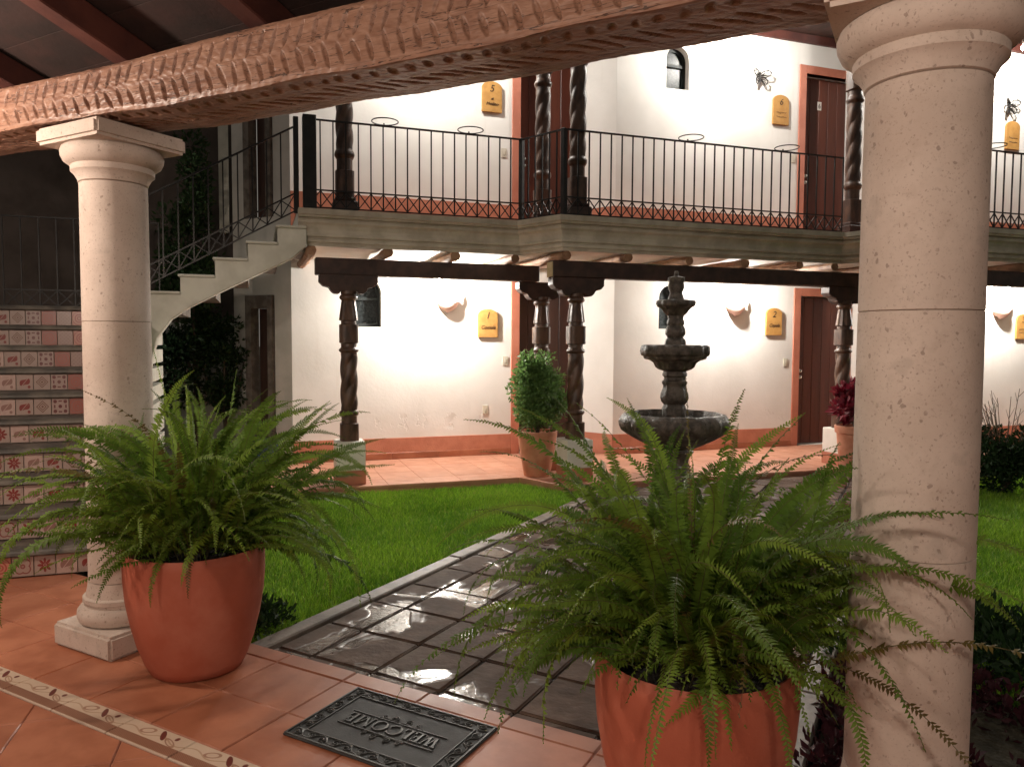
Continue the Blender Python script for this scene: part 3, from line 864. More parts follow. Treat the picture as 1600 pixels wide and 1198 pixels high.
# ---- stairs: tiled first flight, landing, white second flight
RISE, RUN, U0 = .18, .27, 5.40
SS0, SS1 = -2.45, -.955
st = thing('tiled_stair', 'stone stair with painted tile risers behind the left column', 'stair', FT(-1.7, U0), FROT)
SO = (1.7, -U0, 0)
body = MB()
for i in range(10):
    body.box(SS0, SS1, U0 + .016 + i * RUN, 9.0, i * RISE + (0 if i == 0 else .001), (i + 1) * RISE - .045)
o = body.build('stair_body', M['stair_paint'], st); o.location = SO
for i in range(10):
    u = U0 + i * RUN
    z = (i + 1) * RISE
    mb = MB(); prof = [(u - .035, z - .04), (u - .028, z - .012), (u - .012, z), (u + (RUN if i < 9 else 1.1) + .02, z), (u + (RUN if i < 9 else 1.1) + .02, z - .044), (u - .02, z - .044)]
    n = len(prof); v = [(SS0, p[0], p[1]) for p in prof] + [(SS1 + .01, p[0], p[1]) for p in prof]
    mb.add(v, [tuple(range(n)), tuple(reversed(range(n, 2 * n)))] + [(k, n + k, n + (k + 1) % n, (k + 1) % n) for k in range(n)])
    o = mb.build('tread', M['tread'], st, bevel=.006); o.location = SO
    x = SS0 + .01 - (.03 * (i % 3)); k = 0
    P = .122
    order = [0, 1, 2, 3, 4, 5, 6, 7, 8]
    tm = MB().box(.002, P - .002, -.001, .012, .004, RISE - .048)
    while x + P < SS1:
        me = TILE_MESH = bpy.data.meshes.get('riser_tile_%d' % order[(k + i) % 9]) or tm.mesh('riser_tile_%d' % order[(k + i) % 9], TM[order[(k + i) % 9]], bevel=.002)
        o = link('riser_tile', me, st, (x + SO[0], u + .002 + SO[1], i * RISE + .001)); x += P; k += 1
sp = [(U0 + .02, .001)]
for i in range(10): sp += [(U0 + .02 + i * RUN, (i + 1) * RISE - .002)] + ([(U0 + .02 + (i + 1) * RUN, (i + 1) * RISE - .002)] if i < 9 else [(7.79, 10 * RISE - .002), (7.79, .001)])
n = len(sp); mb = MB().add([(SS1 + .011, p[0], p[1]) for p in sp] + [(SS1 + .03, p[0], p[1]) for p in sp], [tuple(range(n)), tuple(reversed(range(n, 2 * n)))] + [(k, n + k, n + (k + 1) % n, (k + 1) % n) for k in range(n)])
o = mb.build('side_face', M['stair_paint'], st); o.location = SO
# second flight: stepped white stringer rising to the balcony, curved into the stair pier
zs = [(-.955, 1.93), (-.665, 1.93), (-.665, 2.095), (-.355, 2.095), (-.355, 2.265), (-.055, 2.265), (-.055, 2.435), (.225, 2.435), (.225, 2.605), (.50, 2.605), (.50, 2.44), (.36, 2.31)]
und = [(-.25, 1.99), (-.60, 1.80), (-.75, 1.69), (-.87, 1.52), (-.93, 1.30), (-.952, 1.05), (-.954, -.15), (-1.02, -.15), (-1.02, 1.80), (-.955, 1.80)]
up = thing('upper_stair_flight', 'white stepped stair flight rising right to the balcony', 'stair', FT(-.4, 7.82), FROT)
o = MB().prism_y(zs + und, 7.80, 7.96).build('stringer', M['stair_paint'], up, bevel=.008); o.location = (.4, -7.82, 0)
for k, (a, b, z) in enumerate(((-.955, -.665, 1.93), (-.665, -.355, 2.095), (-.355, -.055, 2.265), (-.055, .225, 2.435), (.225, .50, 2.605))):
    o = MB().box(a - .02, b, 7.78, 8.95, z + .001, z + .026).build('tread', M['stair_paint'], up, bevel=.008); o.location = (.4, -7.82, 0)
    o = MB().box(a + .001, b, 7.97, 8.95, z - .19, z - .001).build('step_block', M['dark_stone'], up); o.location = (.4, -7.82, 0)
railing('sloping black iron railing along the white upper stair flight', (-.95, 7.90), (.40, 7.90), 10, (), None, (1.36, .05, .95), z=1.99, slope=.572, h=.86)
railing('dark iron railing at the back of the stair landing', (-2.42, 8.97), (-.97, 8.97), 9, (), None, None, z=1.80, h=.95)

# ================================================================== PORTICO
def column(x, y, zab, zbt, label):
    t = thing('stone_column', label, 'column', (x, y, 0), 0, 'portico columns')
    MB().box(-.225, .225, -.225, .225, 0, .115).build('plinth', M['column'], t, bevel=.014, seg=2)
    base = [(.185, .117), (.198, .125), (.207, .15), (.205, .175), (.19, .195), (.173, .20), (.171, .215), (.18, .22), (.18, .24), (.166, .247), (.158, .29), (.155, .318)]
    MB().lathe(base, 64).build('base_moulding', M['column'], t, smooth=True)
    zn = zab - .17
    cuts = [.32, .94, 1.585, zn]
    for a, b in zip(cuts[:-1], cuts[1:]):
        def rr(z): q = (z - .32) / (zn - .32); return .154 - .002 * q - .002 * q * q
        n = 10
        prof = [(rr(a) - .003, a + .0004)] + [(rr(a + (b - a) * i / n), a + (b - a) * i / n + (.0022 if i == 0 else (-.0022 if i == n else 0))) for i in range(n + 1)] + [(rr(b) - .003, b - .0004)]
        MB().lathe(prof, 64).build('shaft_drum', M['column'], t, smooth=True, ang=50)
    c = [(.160, 0.0), (.166, .003), (.168, .012), (.182, .035), (.192, .045), (.199, .05), (.2, .073), (.196, .078), (.212, .084), (.232, .098), (.243, .12), (.245, .14), (.238, .158), (.222, .168)]
    MB().lathe([(r * .922, zn + .002 + z) for r, z in c], 64).build('capital', M['column'], t, smooth=True, ang=40)
    MB().box(-.236, .236, -.236, .236, zab, zbt).build('abacus', M['column'], t, bevel=.014, seg=2)
column(-3.49, 2.315, 2.415, 2.492, 'pale pitted stone column at left in front of the tiled stair')
column(-.015, 2.31, 2.345, 2.492, 'large pale pitted stone column at the right of the picture')

# ---- carved lintel: gouges are cut into the mesh
def lintel():
    fx = [-4.7, -3.92, -3.08, -2.35, -1.74, -1.23, -.79, 2.2]; fy = [1.96, 2.03, 2.12, 2.17, 2.20, 2.227, 2.232, 2.24]
    N, dx = 2200, 6.9 / 2200
    X = -4.7 + np.arange(N + 1) * dx
    yf = np.interp(X, fx, fy); yb = yf + .352
    zb = 2.5 + .004 * np.sin(X * 5.1) + .003 * np.sin(X * 11.7 + 1)
    zt = np.interp(X, [-4.7, -4, -3.05, -2.3, -1.9, 2.2], [2.675, 2.69, 2.716, 2.735, 2.74, 2.745]) + .003 * np.sin(X * 4.3)
    nf, nb = 40, 50
    g = np.random.default_rng(5)
    def scoops(U, Vv, rows, pitch, depth):
        D = np.zeros((len(U), len(Vv)))
        for (vc, sl, La, Lb, ph) in rows:
            x = U[0] + ph
            while x < U[-1]:
                xc, vcc = x + g.normal(0, .003), vc + g.normal(0, .003); s_ = sl + g.normal(0, .07); la = La * g.uniform(.85, 1.1); lb = Lb * g.uniform(.85, 1.15)
                i0, i1 = np.searchsorted(U, xc - .09), np.searchsorted(U, xc + .09)
                du = U[i0:i1, None] - xc; dv = Vv[None, :] - vcc
                c_, n_ = math.cos(s_), math.sin(s_)
                a = du * n_ + dv * c_; b = du * c_ - dv * n_
                q = 1 - (a / la) ** 2 - (b / lb) ** 2
                D[i0:i1] = np.maximum(D[i0:i1], np.sqrt(np.clip(q, 0, 1)) * depth * g.uniform(.8, 1.1))
                x += pitch * g.uniform(.92, 1.08)
        return D
    vf = np.linspace(0, 1, nf + 1) * .222           # distance below the top edge
    Df = scoops(X, .222 - vf, [(.160, .40, .048, .0100, .01), (.062, -.40, .047, .0115, .02)], .068, .013)
    vb = np.linspace(0, 1, nb + 1) * .352
    Db = scoops(X, vb, [(.075, -.5, .036, .016, .0), (.20, .85, .075, .012, .02)], .080, .010)
    rough = lambda a, b: .0012 * np.sin(a * 61 + 7 * np.sin(b * 33)) * np.sin(b * 57 + 5 * np.sin(a * 23))
    rings = []
    for j in range(nf + 1):
        e = max(0, .016 - min(vf[j], .222 - vf[j]))
        rings.append(np.stack([X, yf + Df[:, j] + e * .5 + rough(X, vf[j]), zt - (zt - zb) * (vf[j] / .222)], 1))
    for j in range(1, nb + 1):
        e = max(0, .016 - min(vb[j], .352 - vb[j]))
        rings.append(np.stack([X, yf + (yb - yf) * vb[j] / .352, zb + Db[:, j] + e * .5 + rough(X, vb[j])], 1))
    rings.append(np.stack([X, yb, zt], 1))
    Vv = np.stack(rings, 1); K = Vv.shape[1]
    idx = np.arange((N + 1) * K).reshape(N + 1, K)
    a, b = idx[:-1], idx[1:]
    F = np.stack([a, b, np.roll(b, -1, 1), np.roll(a, -1, 1)], -1).reshape(-1, 4)
    me = npmesh('lintel_timber', Vv.reshape(-1, 3), F, M['lintel'])
    for p in me.polygons: p.use_smooth = True
    me.set_sharp_from_angle(angle=R(60))
    return me
lt = thing('carved_lintel', 'long carved wooden lintel with chevron gouges across the top', 'beam', (-1.7, 2.3, 2.5))
o = link('lintel_timber', lintel(), lt); o.location = (1.7, -2.3, -2.5)

# ---- portico roof: rafters and boards, and the wall behind the camera
rf = thing('portico_roof', 'dark sloping portico roof of red rafters and boards', 'roof', (-1.7, 0, 2.76))
RO = (1.7, 0, -2.76)
def rz(y): return 2.757 + (2.2 - y) * .30
for i in range(-3, 6):
    x = -3.24 + .86 * i
    o = MB().bar((x, 2.46, rz(2.46) + .065), (x, -2.65, rz(-2.65) + .065), .10, .13).build('rafter', M['rafter_wood'], rf, bevel=.006); o.location = RO
for j in range(23):
    y0 = 2.56 - j * .225; y1 = y0 - .22
    a, b = rz(y0) + .14, rz(y1) + .14
    mb = MB().add([(-6.2, y0, a), (2.6, y0, a), (2.6, y1, b), (-6.2, y1, b), (-6.2, y0, a + .03), (2.6, y0, a + .03), (2.6, y1, b + .03), (-6.2, y1, b + .03)],
                  [(0, 1, 2, 3), (7, 6, 5, 4), (0, 4, 5, 1), (1, 5, 6, 2), (2, 6, 7, 3), (3, 7, 4, 0)])
    o = mb.build('roof_board', M['board_wood'], rf); o.location = RO
o = tag(MB().box(-7, 3, -2.95, -2.72, 0, 4.2).build('portico_wall', M['pale_plaster']), 'plain plastered wall at the back of the portico', 'wall')

# ---- lamps
def bulb_lamp(p, drop, mat, r, label, group, cat='lamp'):
    t = thing('ceiling_lamp', label, cat, p, 0, group)
    MB().lathe([(.035, drop), (.035, drop - .01), (.012, drop - .014), (.012, r + .06), (.024, r + .055), (.026, r + .015), (.018, r * .9)], 16).build('socket', M['lamp_metal'], t, smooth=True)
    bm = bmesh.new(); bmesh.ops.create_icosphere(bm, subdivisions=1, radius=r)
    me = bpy.data.meshes.new('bulb'); bm.to_mesh(me); bm.free(); me.materials.append(mat)
    for q in me.polygons: q.use_smooth = True
    link('bulb', me, t)
LG, LU, LP, LQ = glow('gallery_bulb', *GALLERY_LAMP), glow('upper_bulb', *UPPER_LAMP), glow('portico_bulb', *PORTICO_LAMP), glow('left_portico_bulb', *PORTICO_LAMP_LEFT)
bulb_lamp(FT(2.125, 9.07, 2.255), .217, LG, .05, 'bright bare bulb under the ceiling of the first room gallery', 'gallery bulbs')
bulb_lamp(FT(6.10, 8.63, 2.34), .132, LG, .045, 'bare bulb hidden by the long beam behind the fountain', 'gallery bulbs')
bulb_lamp(FT(10.15, 7.88, 2.34), .132, LG, .045, 'bare bulb over the gallery right of the stone column', 'gallery bulbs')
bulb_lamp(FT(2.05, 8.80, 5.45), .40, LU, .045, 'bare bulb of the upper gallery over the first balcony', 'gallery bulbs')
bulb_lamp(FT(5.95, 8.35, 5.50), .35, LU, .045, 'bare bulb of the upper gallery near the arched window', 'gallery bulbs')
bulb_lamp(FT(9.9, 7.6, 5.50), .35, LU, .045, 'bare bulb of the upper gallery at far right', 'gallery bulbs')
bulb_lamp((-4.15, 1.0, 2.38), .80, LQ, .085, 'warm globe lamp hanging in the left part of the portico', 'portico globe lamps')
bulb_lamp((.55, -.55, 2.36), 1.28, LP, .085, 'warm globe lamp hanging in the right part of the portico', 'portico globe lamps')

bulb_lamp((-1.75, -.95, 2.40), 1.25, LP, .085, 'warm globe lamp hanging in the middle of the portico', 'portico globe lamps')

# ---- ferns in terracotta pots
VR = R(28.75)                                  # camera right is world azimuth VR
def frond(g, L, az, el, droop, wid, base, twist=0.0, n=44, young=False, side=0.0, thin=0.0):
    m = 26; t = np.linspace(0, 1, m)
    w1, w2, w3, w4 = g.uniform(0, 6.28, 4)
    e = el - droop * t ** g.uniform(1.3, 2.1) + .13 * np.sin(5.5 * t + w1) * t + .06 * np.sin(13 * t + w2) * t
    a = az + side * t ** 1.5 + .16 * np.sin(5 * t + w3) * t + .07 * np.sin(12 * t + w4) * t
    d = np.stack([np.cos(e) * np.cos(a), np.cos(e) * np.sin(a), np.sin(e)], 1)
    P = np.array(base) + np.concatenate([[[0, 0, 0]], np.cumsum(d[:-1] + d[1:], 0) / 2 * (L / (m - 1))], 0)
    sideV = np.stack([-np.sin(a), np.cos(a), np.zeros(m)], 1)
    up = np.cross(d, sideV); up *= -1
    up = np.cross(sideV, d) * -1
    tw = (twist + g.normal(0, .8) * t ** 1.5)[:, None]
    S = sideV * np.cos(tw) + up * np.sin(tw); U = up * np.cos(tw) - sideV * np.sin(tw)
    V, F = [], []
    def at(x):
        k = min(m - 2, int(x * (m - 1))); q = x * (m - 1) - k
        return P[k] * (1 - q) + P[k + 1] * q, d[k], S[k], U[k]
    n = max(14, int(L / .0125))
    for i in range(n):
        x = .10 + .89 * i / (n - 1)
        if thin and g.random() < thin * (1 - .4 * x): continue
        w = wid * (1 - x ** 3.2) ** .8 * min(1, .35 + 2.6 * x) * g.uniform(.88, 1.08)
        w = max(w, .004)
        p, dd, ss, uu = at(x)
        for sg in (-1, 1):
            ax = ss * sg * .96 + dd * (.22 + .35 * x) - uu * sg * 0 + uu * (g.normal(.0, .24) - .18)
            ax = ax / np.linalg.norm(ax)
            lw = min(.0062, .0027 + w * .11)
            off = dd * (.005 if sg > 0 else 0)
            b0 = p + off; tip = p + off + ax * w - uu * w * .16 * g.uniform(.3, 1.3)
            k = len(V)
            mid = p + off + ax * w * .42
            V += [b0 - dd * lw * .75, b0 + dd * lw * .75, mid + dd * lw + uu * .0015, mid - dd * lw + uu * .0015, tip]
            F += [(k, k + 1, k + 2), (k, k + 2, k + 3), (k + 3, k + 2, k + 4)]
    kf = len(F)
    for j in range(m - 1):           # rachis: a thin three-sided rod
        r0, r1 = .0022 * (1 - .75 * t[j]), .0022 * (1 - .75 * t[j + 1]); k = len(V)
        for q, r_ in ((j, r0), (j + 1, r1)):
            V += [P[q] + S[q] * r_, P[q] - S[q] * r_ * .5 + U[q] * r_, P[q] - S[q] * r_ * .5 - U[q] * r_]
        for c in range(3):
            c2 = (c + 1) % 3; F += [(k + c, k + c2, k + 3 + c2), (k + c, k + 3 + c2, k + 3 + c)]
    return np.array(V), np.array(F), kf
def fern(t, seed, zr, scale, count, manual, cx=0.0, cy=0.0, tone='fern'):
    g = np.random.default_rng(seed)
    specs = []
    for i in range(count):
        ring = g.random()
        az = g.uniform(0, 2 * np.pi)
        if ring < .42: el, L, dr = g.uniform(1.05, 1.5), g.uniform(.50, .90), g.uniform(.6, 2.0)
        elif ring < .80: el, L, dr = g.uniform(.6, 1.15), g.uniform(.48, .92), g.uniform(1.1, 2.5)
        else: el, L, dr = g.uniform(.25, .65), g.uniform(.35, .68), g.uniform(.8, 1.8)
        if math.sin(az - VR) < -.25 and el < .9: el += .3; L *= .72
        y = g.random()
        kind = 'fern_young' if y < .11 else ('fern_dry' if y < .14 else 'fern')
        specs.append((L * scale * (.75 if kind == 'fern_young' else 1), az, el, dr, g.uniform(.028, .042) * (.8 if kind == 'fern_dry' else 1), kind, g.normal(0, .65), g.normal(0, .7), .5 if kind == 'fern_dry' else (.0 if g.random() < .8 else .3)))
    for i in range(80):   # short dense fronds filling the heart of the plant
        specs.append((g.uniform(.26, .5) * scale, g.uniform(0, 6.28), g.uniform(.3, 1.4), g.uniform(.6, 1.8), g.uniform(.026, .038), 'fern', g.normal(0, .4), g.normal(0, .4), 0))
    specs += manual
    HV, HF, hn = [], [], 0
    for si, (L, az, el, dr, w, kind, tw, sd, thin) in enumerate(specs):
        rr = abs(g.normal(0, .11)); ba = az + g.normal(0, .5)
        b = (cx + min(rr, .23) * math.cos(ba), cy + min(rr, .23) * math.sin(ba), zr + .01)
        V, F, kf = frond(g, L, az, el, dr, w, b, tw, side=sd, thin=thin)
        if count <= si < count + 80:            # the packed short fronds cannot be told apart
            HV.append(V); HF.append(F + hn); hn += len(V); continue
        me = npmesh('frond', V, F, M[kind])
        me.materials.append(M['stem'])
        mi = np.zeros(len(F), np.int32); mi[kf:] = 1
        me.polygons.foreach_set('material_index', mi)
        link('frond', me, t)
    link('packed_fronds', npmesh('packed_fronds', np.concatenate(HV), np.concatenate(HF), M['fern']), t)['kind'] = 'stuff'
POT = [(.185, 0), (.20, .006), (.222, .05), (.25, .13), (.275, .23), (.294, .34), (.302, .44), (.302, .52), (.298, .553), (.291, .563), (.281, .558), (.275, .52), (.27, .47)]
def potted_fern(x, y, s, seed, label, manual, count, fs, rotz=0):
    t = thing('potted_fern', label, 'potted plant', (x, y, 0), 0, 'ferns in terracotta pots')
    prof = [(r * s, z * s) for r, z in POT]
    MB().lathe(prof, 56, (0, 0, .002), lambda a, z, r: 1 + .004 * math.sin(2 * a + 1) + .003 * math.sin(5 * a)).build('pot', M['pot'], t, smooth=True, ang=50)
    mb = MB(); n = 26; v, f = [(0, 0, .50 * s)], []
    for j in range(1, 6):
        for i in range(n):
            a = 2 * math.pi * i / n; v.append((.272 * s * j / 5 * math.cos(a), .272 * s * j / 5 * math.sin(a), .50 * s + rnd.uniform(-.012, .014)))
    for i in range(n): f.append((0, 1 + i, 1 + (i + 1) % n))
    for j in range(4):
        for i in range(n): f.append((1 + j * n + i, 1 + (j + 1) * n + i, 1 + (j + 1) * n + (i + 1) % n, 1 + j * n + (i + 1) % n))
    mb.add(v, f).build('potting_soil', M['soil'], t, smooth=True)
    fern(t, seed, .54 * s, fs, count, manual)
def A_(deg): return VR + R(deg)                # azimuth measured from camera right, counter-clockwise (90 = away)
potted_fern(-2.90, 2.28, 1.0, 11, 'arching fern in a terracotta pot beside the left column',
    [(1.0, A_(185), .62, .75, .035, 'fern_young', .1, 0, 0), (.95, A_(170), .8, 1.3, .036, 'fern', 0, 0, 0), (1.0, A_(192), .95, 1.7, .036, 'fern', 0, 0, 0),
     (1.05, A_(200), 1.0, 2.3, .040, 'fern', 0, 0, 0), (.9, A_(215), .7, 2.1, .036, 'fern', 0, 0, 0), (.62, A_(200), .25, .9, .036, 'fern_young', 0, 0, 0),
     (.88, A_(8), .85, .9, .036, 'fern', .6, 0, 0), (.9, A_(-5), .6, 1.0, .036, 'fern', .3, 0, 0), (.85, A_(20), 1.0, 1.0, .034, 'fern', .5, 0, 0),
     (.95, A_(150), 1.45, .25, .022, 'fern_young', 0, 0, 0), (.55, A_(-75), .5, 2.2, .030, 'fern_dry', 0, 0, 0), (.5, A_(-95), .55, 2.4, .028, 'fern', 0, 0, 0),
     (.95, A_(196), .75, 2.7, .042, 'fern', 0, 0, 0), (.9, A_(210), .6, 2.4, .040, 'fern', 0, 0, 0), (.8, A_(0), .45, 2.3, .040, 'fern', 0, 0, 0), (.8, A_(18), .5, 2.4, .040, 'fern', 0, 0, 0), (.75, A_(-14), .4, 2.2, .038, 'fern', 0, 0, 0), (.8, A_(30), .3, 1.9, .038, 'fern', 0, 0, 0), (.7, A_(8), .1, 1.5, .038, 'fern', 0, 0, 0), (.8, A_(120), 1.35, .5, .034, 'fern_young', .3, 0, 0), (.9, A_(75), 1.2, .8, .034, 'fern', .3, 0, 0)], 278, 1.14)
potted_fern(-.585, 2.235, 1.0, 23, 'arching fern in a terracotta pot beside the right column',
    [(.95, A_(-32), .55, 1.25, .026, 'fern_dry', .4, -.2, .45), (1.0, A_(-50), .35, 1.45, .018, 'fern_dry', .6, -.1, .3), (.78, A_(140), 1.25, .9, .032, 'fern', .2, 0, 0),
     (.85, A_(160), .9, 1.2, .036, 'fern', .2, 0, 0), (.8, A_(30), 1.1, 1.1, .036, 'fern', .5, 0, 0), (.9, A_(60), 1.2, .9, .036, 'fern', .4, 0, 0),
     (.7, A_(190), .5, 1.0, .036, 'fern', 0, 0, 0), (.75, A_(205), .7, 2.0, .034, 'fern', 0, 0, 0), (.7, A_(175), 1.0, 2.4, .036, 'fern', 0, 0, 0),
     (.55, A_(-100), .7, 2.5, .030, 'fern', 0, 0, 0), (.6, A_(-85), .6, 2.4, .026, 'fern', 0, 0, 0), (.6, A_(-70), .7, 2.5, .03, 'fern', 0, 0, 0), (.65, A_(-115), .8, 2.5, .022, 'fern', 0, 0, 0),
     (.66, A_(85), 1.5, .3, .030, 'fern_young', 0, 0, 0), (.85, A_(95), 1.5, .2, .014, 'fern_dry', 0, 0, .5)], 284, 1.14)

# ---- doormat
mt = thing('doormat', 'black rubber welcome mat with scroll border on the portico floor', 'doormat', (-1.748, 2.237, .0018), 0)
MB().box(-.349, .349, -.218, .218, 0, .008).build('mat_base', M['rubber'], mt, bevel=.003)
bd = MB()
for (x0, x1, y0, y1) in ((-.345, .345, -.214, -.205), (-.345, .345, .205, .214), (-.345, -.336, -.205, .205), (.336, .345, -.205, .205),
                         (-.285, .285, -.158, -.152), (-.285, .285, .152, .158), (-.285, -.279, -.152, .152), (.279, .285, -.152, .152)):
    bd.box(x0, x1, y0, y1, .0082, .0125)
bd.build('mat_border', M['rubber_relief'], mt, bevel=.001)
def spiral(cx, cy, r, sg, a0, turns=1.4, n=18):
    return [(cx + r * (1 - .78 * i / n) * math.cos(a0 + sg * turns * 2 * math.pi * i / n), cy + r * (1 - .78 * i / n) * math.sin(a0 + sg * turns * 2 * math.pi * i / n), .0105) for i in range(n + 1)]
def scroll_piece(length):
    mb = MB(); k = max(1, round(length / .058)); st_ = length / k
    for i in range(k):
        x = -length / 2 + (i + .5) * st_; sg = 1 if i % 2 else -1
        mb.tube(spiral(x, sg * .004, .019, sg, -sg * 1.57), .0026, 5)
        mb.tube([(x - st_ * .5, -sg * .014, .010), (x - st_ * .2, -sg * .019, .0105), (x + st_ * .15, -sg * .017, .0105), (x + st_ * .5, sg * .014, .010)], .0024, 5)
    return mb
for (cx, cy, ln, rot) in ((0, -.181, .66, 0), (0, .181, .66, math.pi), (-.311, 0, .30, math.pi / 2), (.311, 0, .30, -math.pi / 2)):
    scroll_piece(ln).build('scroll_ornament', M['rubber_relief'], mt, loc=(cx, cy, 0), rotz=rot, smooth=True)
def letter(ch):
    mb = MB(); H = .066; z0, z1 = .0082, .0135
    B = lambda x0, x1, y0, y1: mb.box(x0, x1, y0, y1, z0, z1)
    def slant(xa, ya, xb, yb, w): mb.prism([(xa - w / 2, ya), (xa + w / 2, ya), (xb + w / 2, yb), (xb - w / 2, yb)], z0, z1)
    def ring(cx, rx, ry, a0, a1, wmax, wmin):
        n = 26; o_, i_ = [], []
        for k in range(n + 1):
            a = a0 + (a1 - a0) * k / n; w = wmin + (wmax - wmin) * abs(math.cos(a))
            o_.append((cx + rx * math.cos(a), H / 2 + ry * math.sin(a))); i_.append((cx + (rx - w) * math.cos(a), H / 2 + (ry - wmin) * math.sin(a)))
        for k in range(n): mb.prism([i_[k], o_[k], o_[k + 1], i_[k + 1]], z0, z1)
    if ch in 'EL':
        B(.004, .014, .004, H - .004); B(0, .018, 0, .004); B(0, .018, H - .004, H); B(.018, .038, 0, .004); B(.034, .038, .004, .018)
        if ch == 'E': B(.018, .036, H - .004, H); B(.032, .036, H - .018, H - .004); B(.014, .028, H / 2 - .002, H / 2 + .002); B(.025, .028, H / 2 - .009, H / 2 + .009)
        return mb, .046
    if ch == 'W':
        slant(.010, H - .004, .024, .0, .010); slant(.024, .0, .036, H - .004, .004); slant(.038, H - .004, .052, .0, .010); slant(.052, 0, .064, H - .004, .004)
        B(0, .019, H - .004, H); B(.028, .046, H - .004, H); B(.057, .072, H - .004, H); return mb, .078
    if ch == 'M':
        B(.006, .010, .004, H); slant(.012, H, .036, .002, .010); slant(.036, .002, .058, H, .004); B(.056, .066, .004, H); B(0, .017, 0, .004); B(.050, .072, 0, .004); return mb, .080
    if ch == 'O': ring(.034, .033, .034, 0, 2 * math.pi, .010, .004); return mb, .074
    if ch == 'C': ring(.034, .033, .034, .75, 2 * math.pi - .75, .010, .004); B(.055, .059, .048, .060); B(.055, .059, .008, .018); return mb, .068
tw = [letter(c) for c in 'WELCOME']; totw = sum(w for _, w in tw)
x = -totw / 2
for mb, w in tw:                         # readable from the garden side: turned half round
    o = mb.build('letter', M['rubber_relief'], mt, rotz=math.pi); o.location = (-x, .033, 0); x += w
sw = MB()
for sg in (-1, 1):
    sw.box(-.225, .225, sg * .049 - .0015, sg * .049 + .0015, .0082, .012)
    for k in (-1, 1):
        sw.tube(spiral(k * .035, sg * .072, .017, k * sg, 1.57 * sg), .0028, 5)
        sw.tube(spiral(k * .078, sg * .066, .012, -k * sg, 1.57 * sg), .0024, 5)
        sw.tube([(0, sg * .053, .0105), (k * .02, sg * .06, .0105), (k * .05, sg * .054, .0105), (k * .10, sg * .058, .010)], .0026, 5)
sw.build('flourish', M['rubber_relief'], mt, smooth=True)

# ---- fountain
ft = thing('fountain', 'dark wet three tiered stone fountain on the walkway', 'fountain', (-1.72, 5.80, -.058), 0)
SCL, YH, DEP = 5.987 / 1173.26, 531.5, 5.987
def prof_px(l): return [(w * SCL, 1.5 + (YH - y_) * SCL + .058) for w, y_ in l]
lobe = lambda k, am: (lambda a, z, r: 1 + am * math.cos(k * a))
MB().lathe([(.30, 0), (.30, .07), (.27, .085), (.25, .13), (.20, .16), (.15, .20), (.135, .30), (.14, .42), (.16, .50), (.13, .55), (.115, .60), (.12, .66), (.16, .70)], 40, fr=lobe(8, .03)).build('pedestal', M['fountain'], ft, smooth=True, ang=50)
MB().lathe(prof_px([(28, 696), (45, 688), (62, 679), (72, 673), (79, 668), (82, 661), (83, 654), (80, 647), (75, 642), (71, 641), (68, 646), (66, 655)]), 64, fr=lobe(16, .028)).build('lower_bowl', M['fountain'], ft, smooth=True, ang=50)
MB().lathe(prof_px([(18, 646), (19, 634), (17, 629), (16.5, 627), (20, 623), (22, 617), (21, 610), (18, 602), (17.5, 598), (19.5, 595), (19.5, 592), (16.5, 590), (16.5, 585), (19, 583), (19, 580), (17, 575)]), 40, fr=lobe(10, .03)).build('lower_stem', M['fountain'], ft, smooth=True, ang=50)
MB().lathe(prof_px([(17, 576), (25, 573), (29, 570), (32, 563), (38, 559), (45, 557.5), (46.5, 556), (47, 553), (50, 552), (51.5, 549), (51.5, 541), (50, 537), (46, 535.5), (41, 536), (39, 541)]), 64, fr=lobe(14, .04)).build('middle_bowl', M['fountain'], ft, smooth=True, ang=50)
MB().lathe(prof_px([(17, 541), (16, 531), (15, 528), (12, 525), (12.5, 523), (15.5, 519), (15, 512), (12, 506), (13.5, 503), (13, 499), (11.5, 496), (12.5, 491)]), 36, fr=lobe(8, .04)).build('upper_stem', M['fountain'], ft, smooth=True, ang=50)
MB().lathe(prof_px([(12.5, 491), (16, 488), (19, 484), (23, 479), (25.5, 478), (28.5, 476.5), (29.5, 473), (29.5, 469), (27, 467), (24, 467.5), (22, 470)]), 48, fr=lobe(10, .05)).build('top_bowl', M['fountain'], ft, smooth=True, ang=50)
MB().lathe(prof_px([(13, 470), (12.5, 465), (10, 458), (9.5, 455), (12, 450), (12.5, 445), (11.5, 440), (13, 437.5), (12.5, 433), (8, 431.5), (4, 430.5), (3.4, 428), (3.6, 425), (2.2, 422.6)]), 32, fr=lobe(8, .035)).build('finial', M['fountain'], ft, smooth=True, ang=50)
for r_, y_ in ((67, 648), (40, 539.5), (23, 469.5)):
    zz = 1.5 + (YH - y_) * SCL + .058
    MB().lathe([(r_ * SCL, zz - .004), (r_ * SCL, zz)], 48).build('water', M['water'], ft)
g = np.random.default_rng(3)               # leaf-shaped bosses round the bowls
for (n, rpx, y_, sz) in ((14, 51.2, 545, .034), (18, 81.5, 657, .045), (10, 29.2, 472.5, .016)):
    for i in range(n):
        a = 2 * math.pi * i / n; r_ = rpx * SCL; z = 1.5 + (YH - y_) * SCL + .058
        pts = []
        for (da, dz, dr) in ((0, sz, .001), (.5, .0, .004), (0, -sz, .001), (-.5, 0, .004), (0, 0, .014)):
            aa = a + da * sz / r_ * 1.2; pts.append(((r_ + dr) * math.cos(aa), (r_ + dr) * math.sin(aa), z + dz))
        MB().add(pts, [(0, 1, 4), (1, 2, 4), (2, 3, 4), (3, 0, 4)]).build('leaf_carving', M['fountain'], ft)

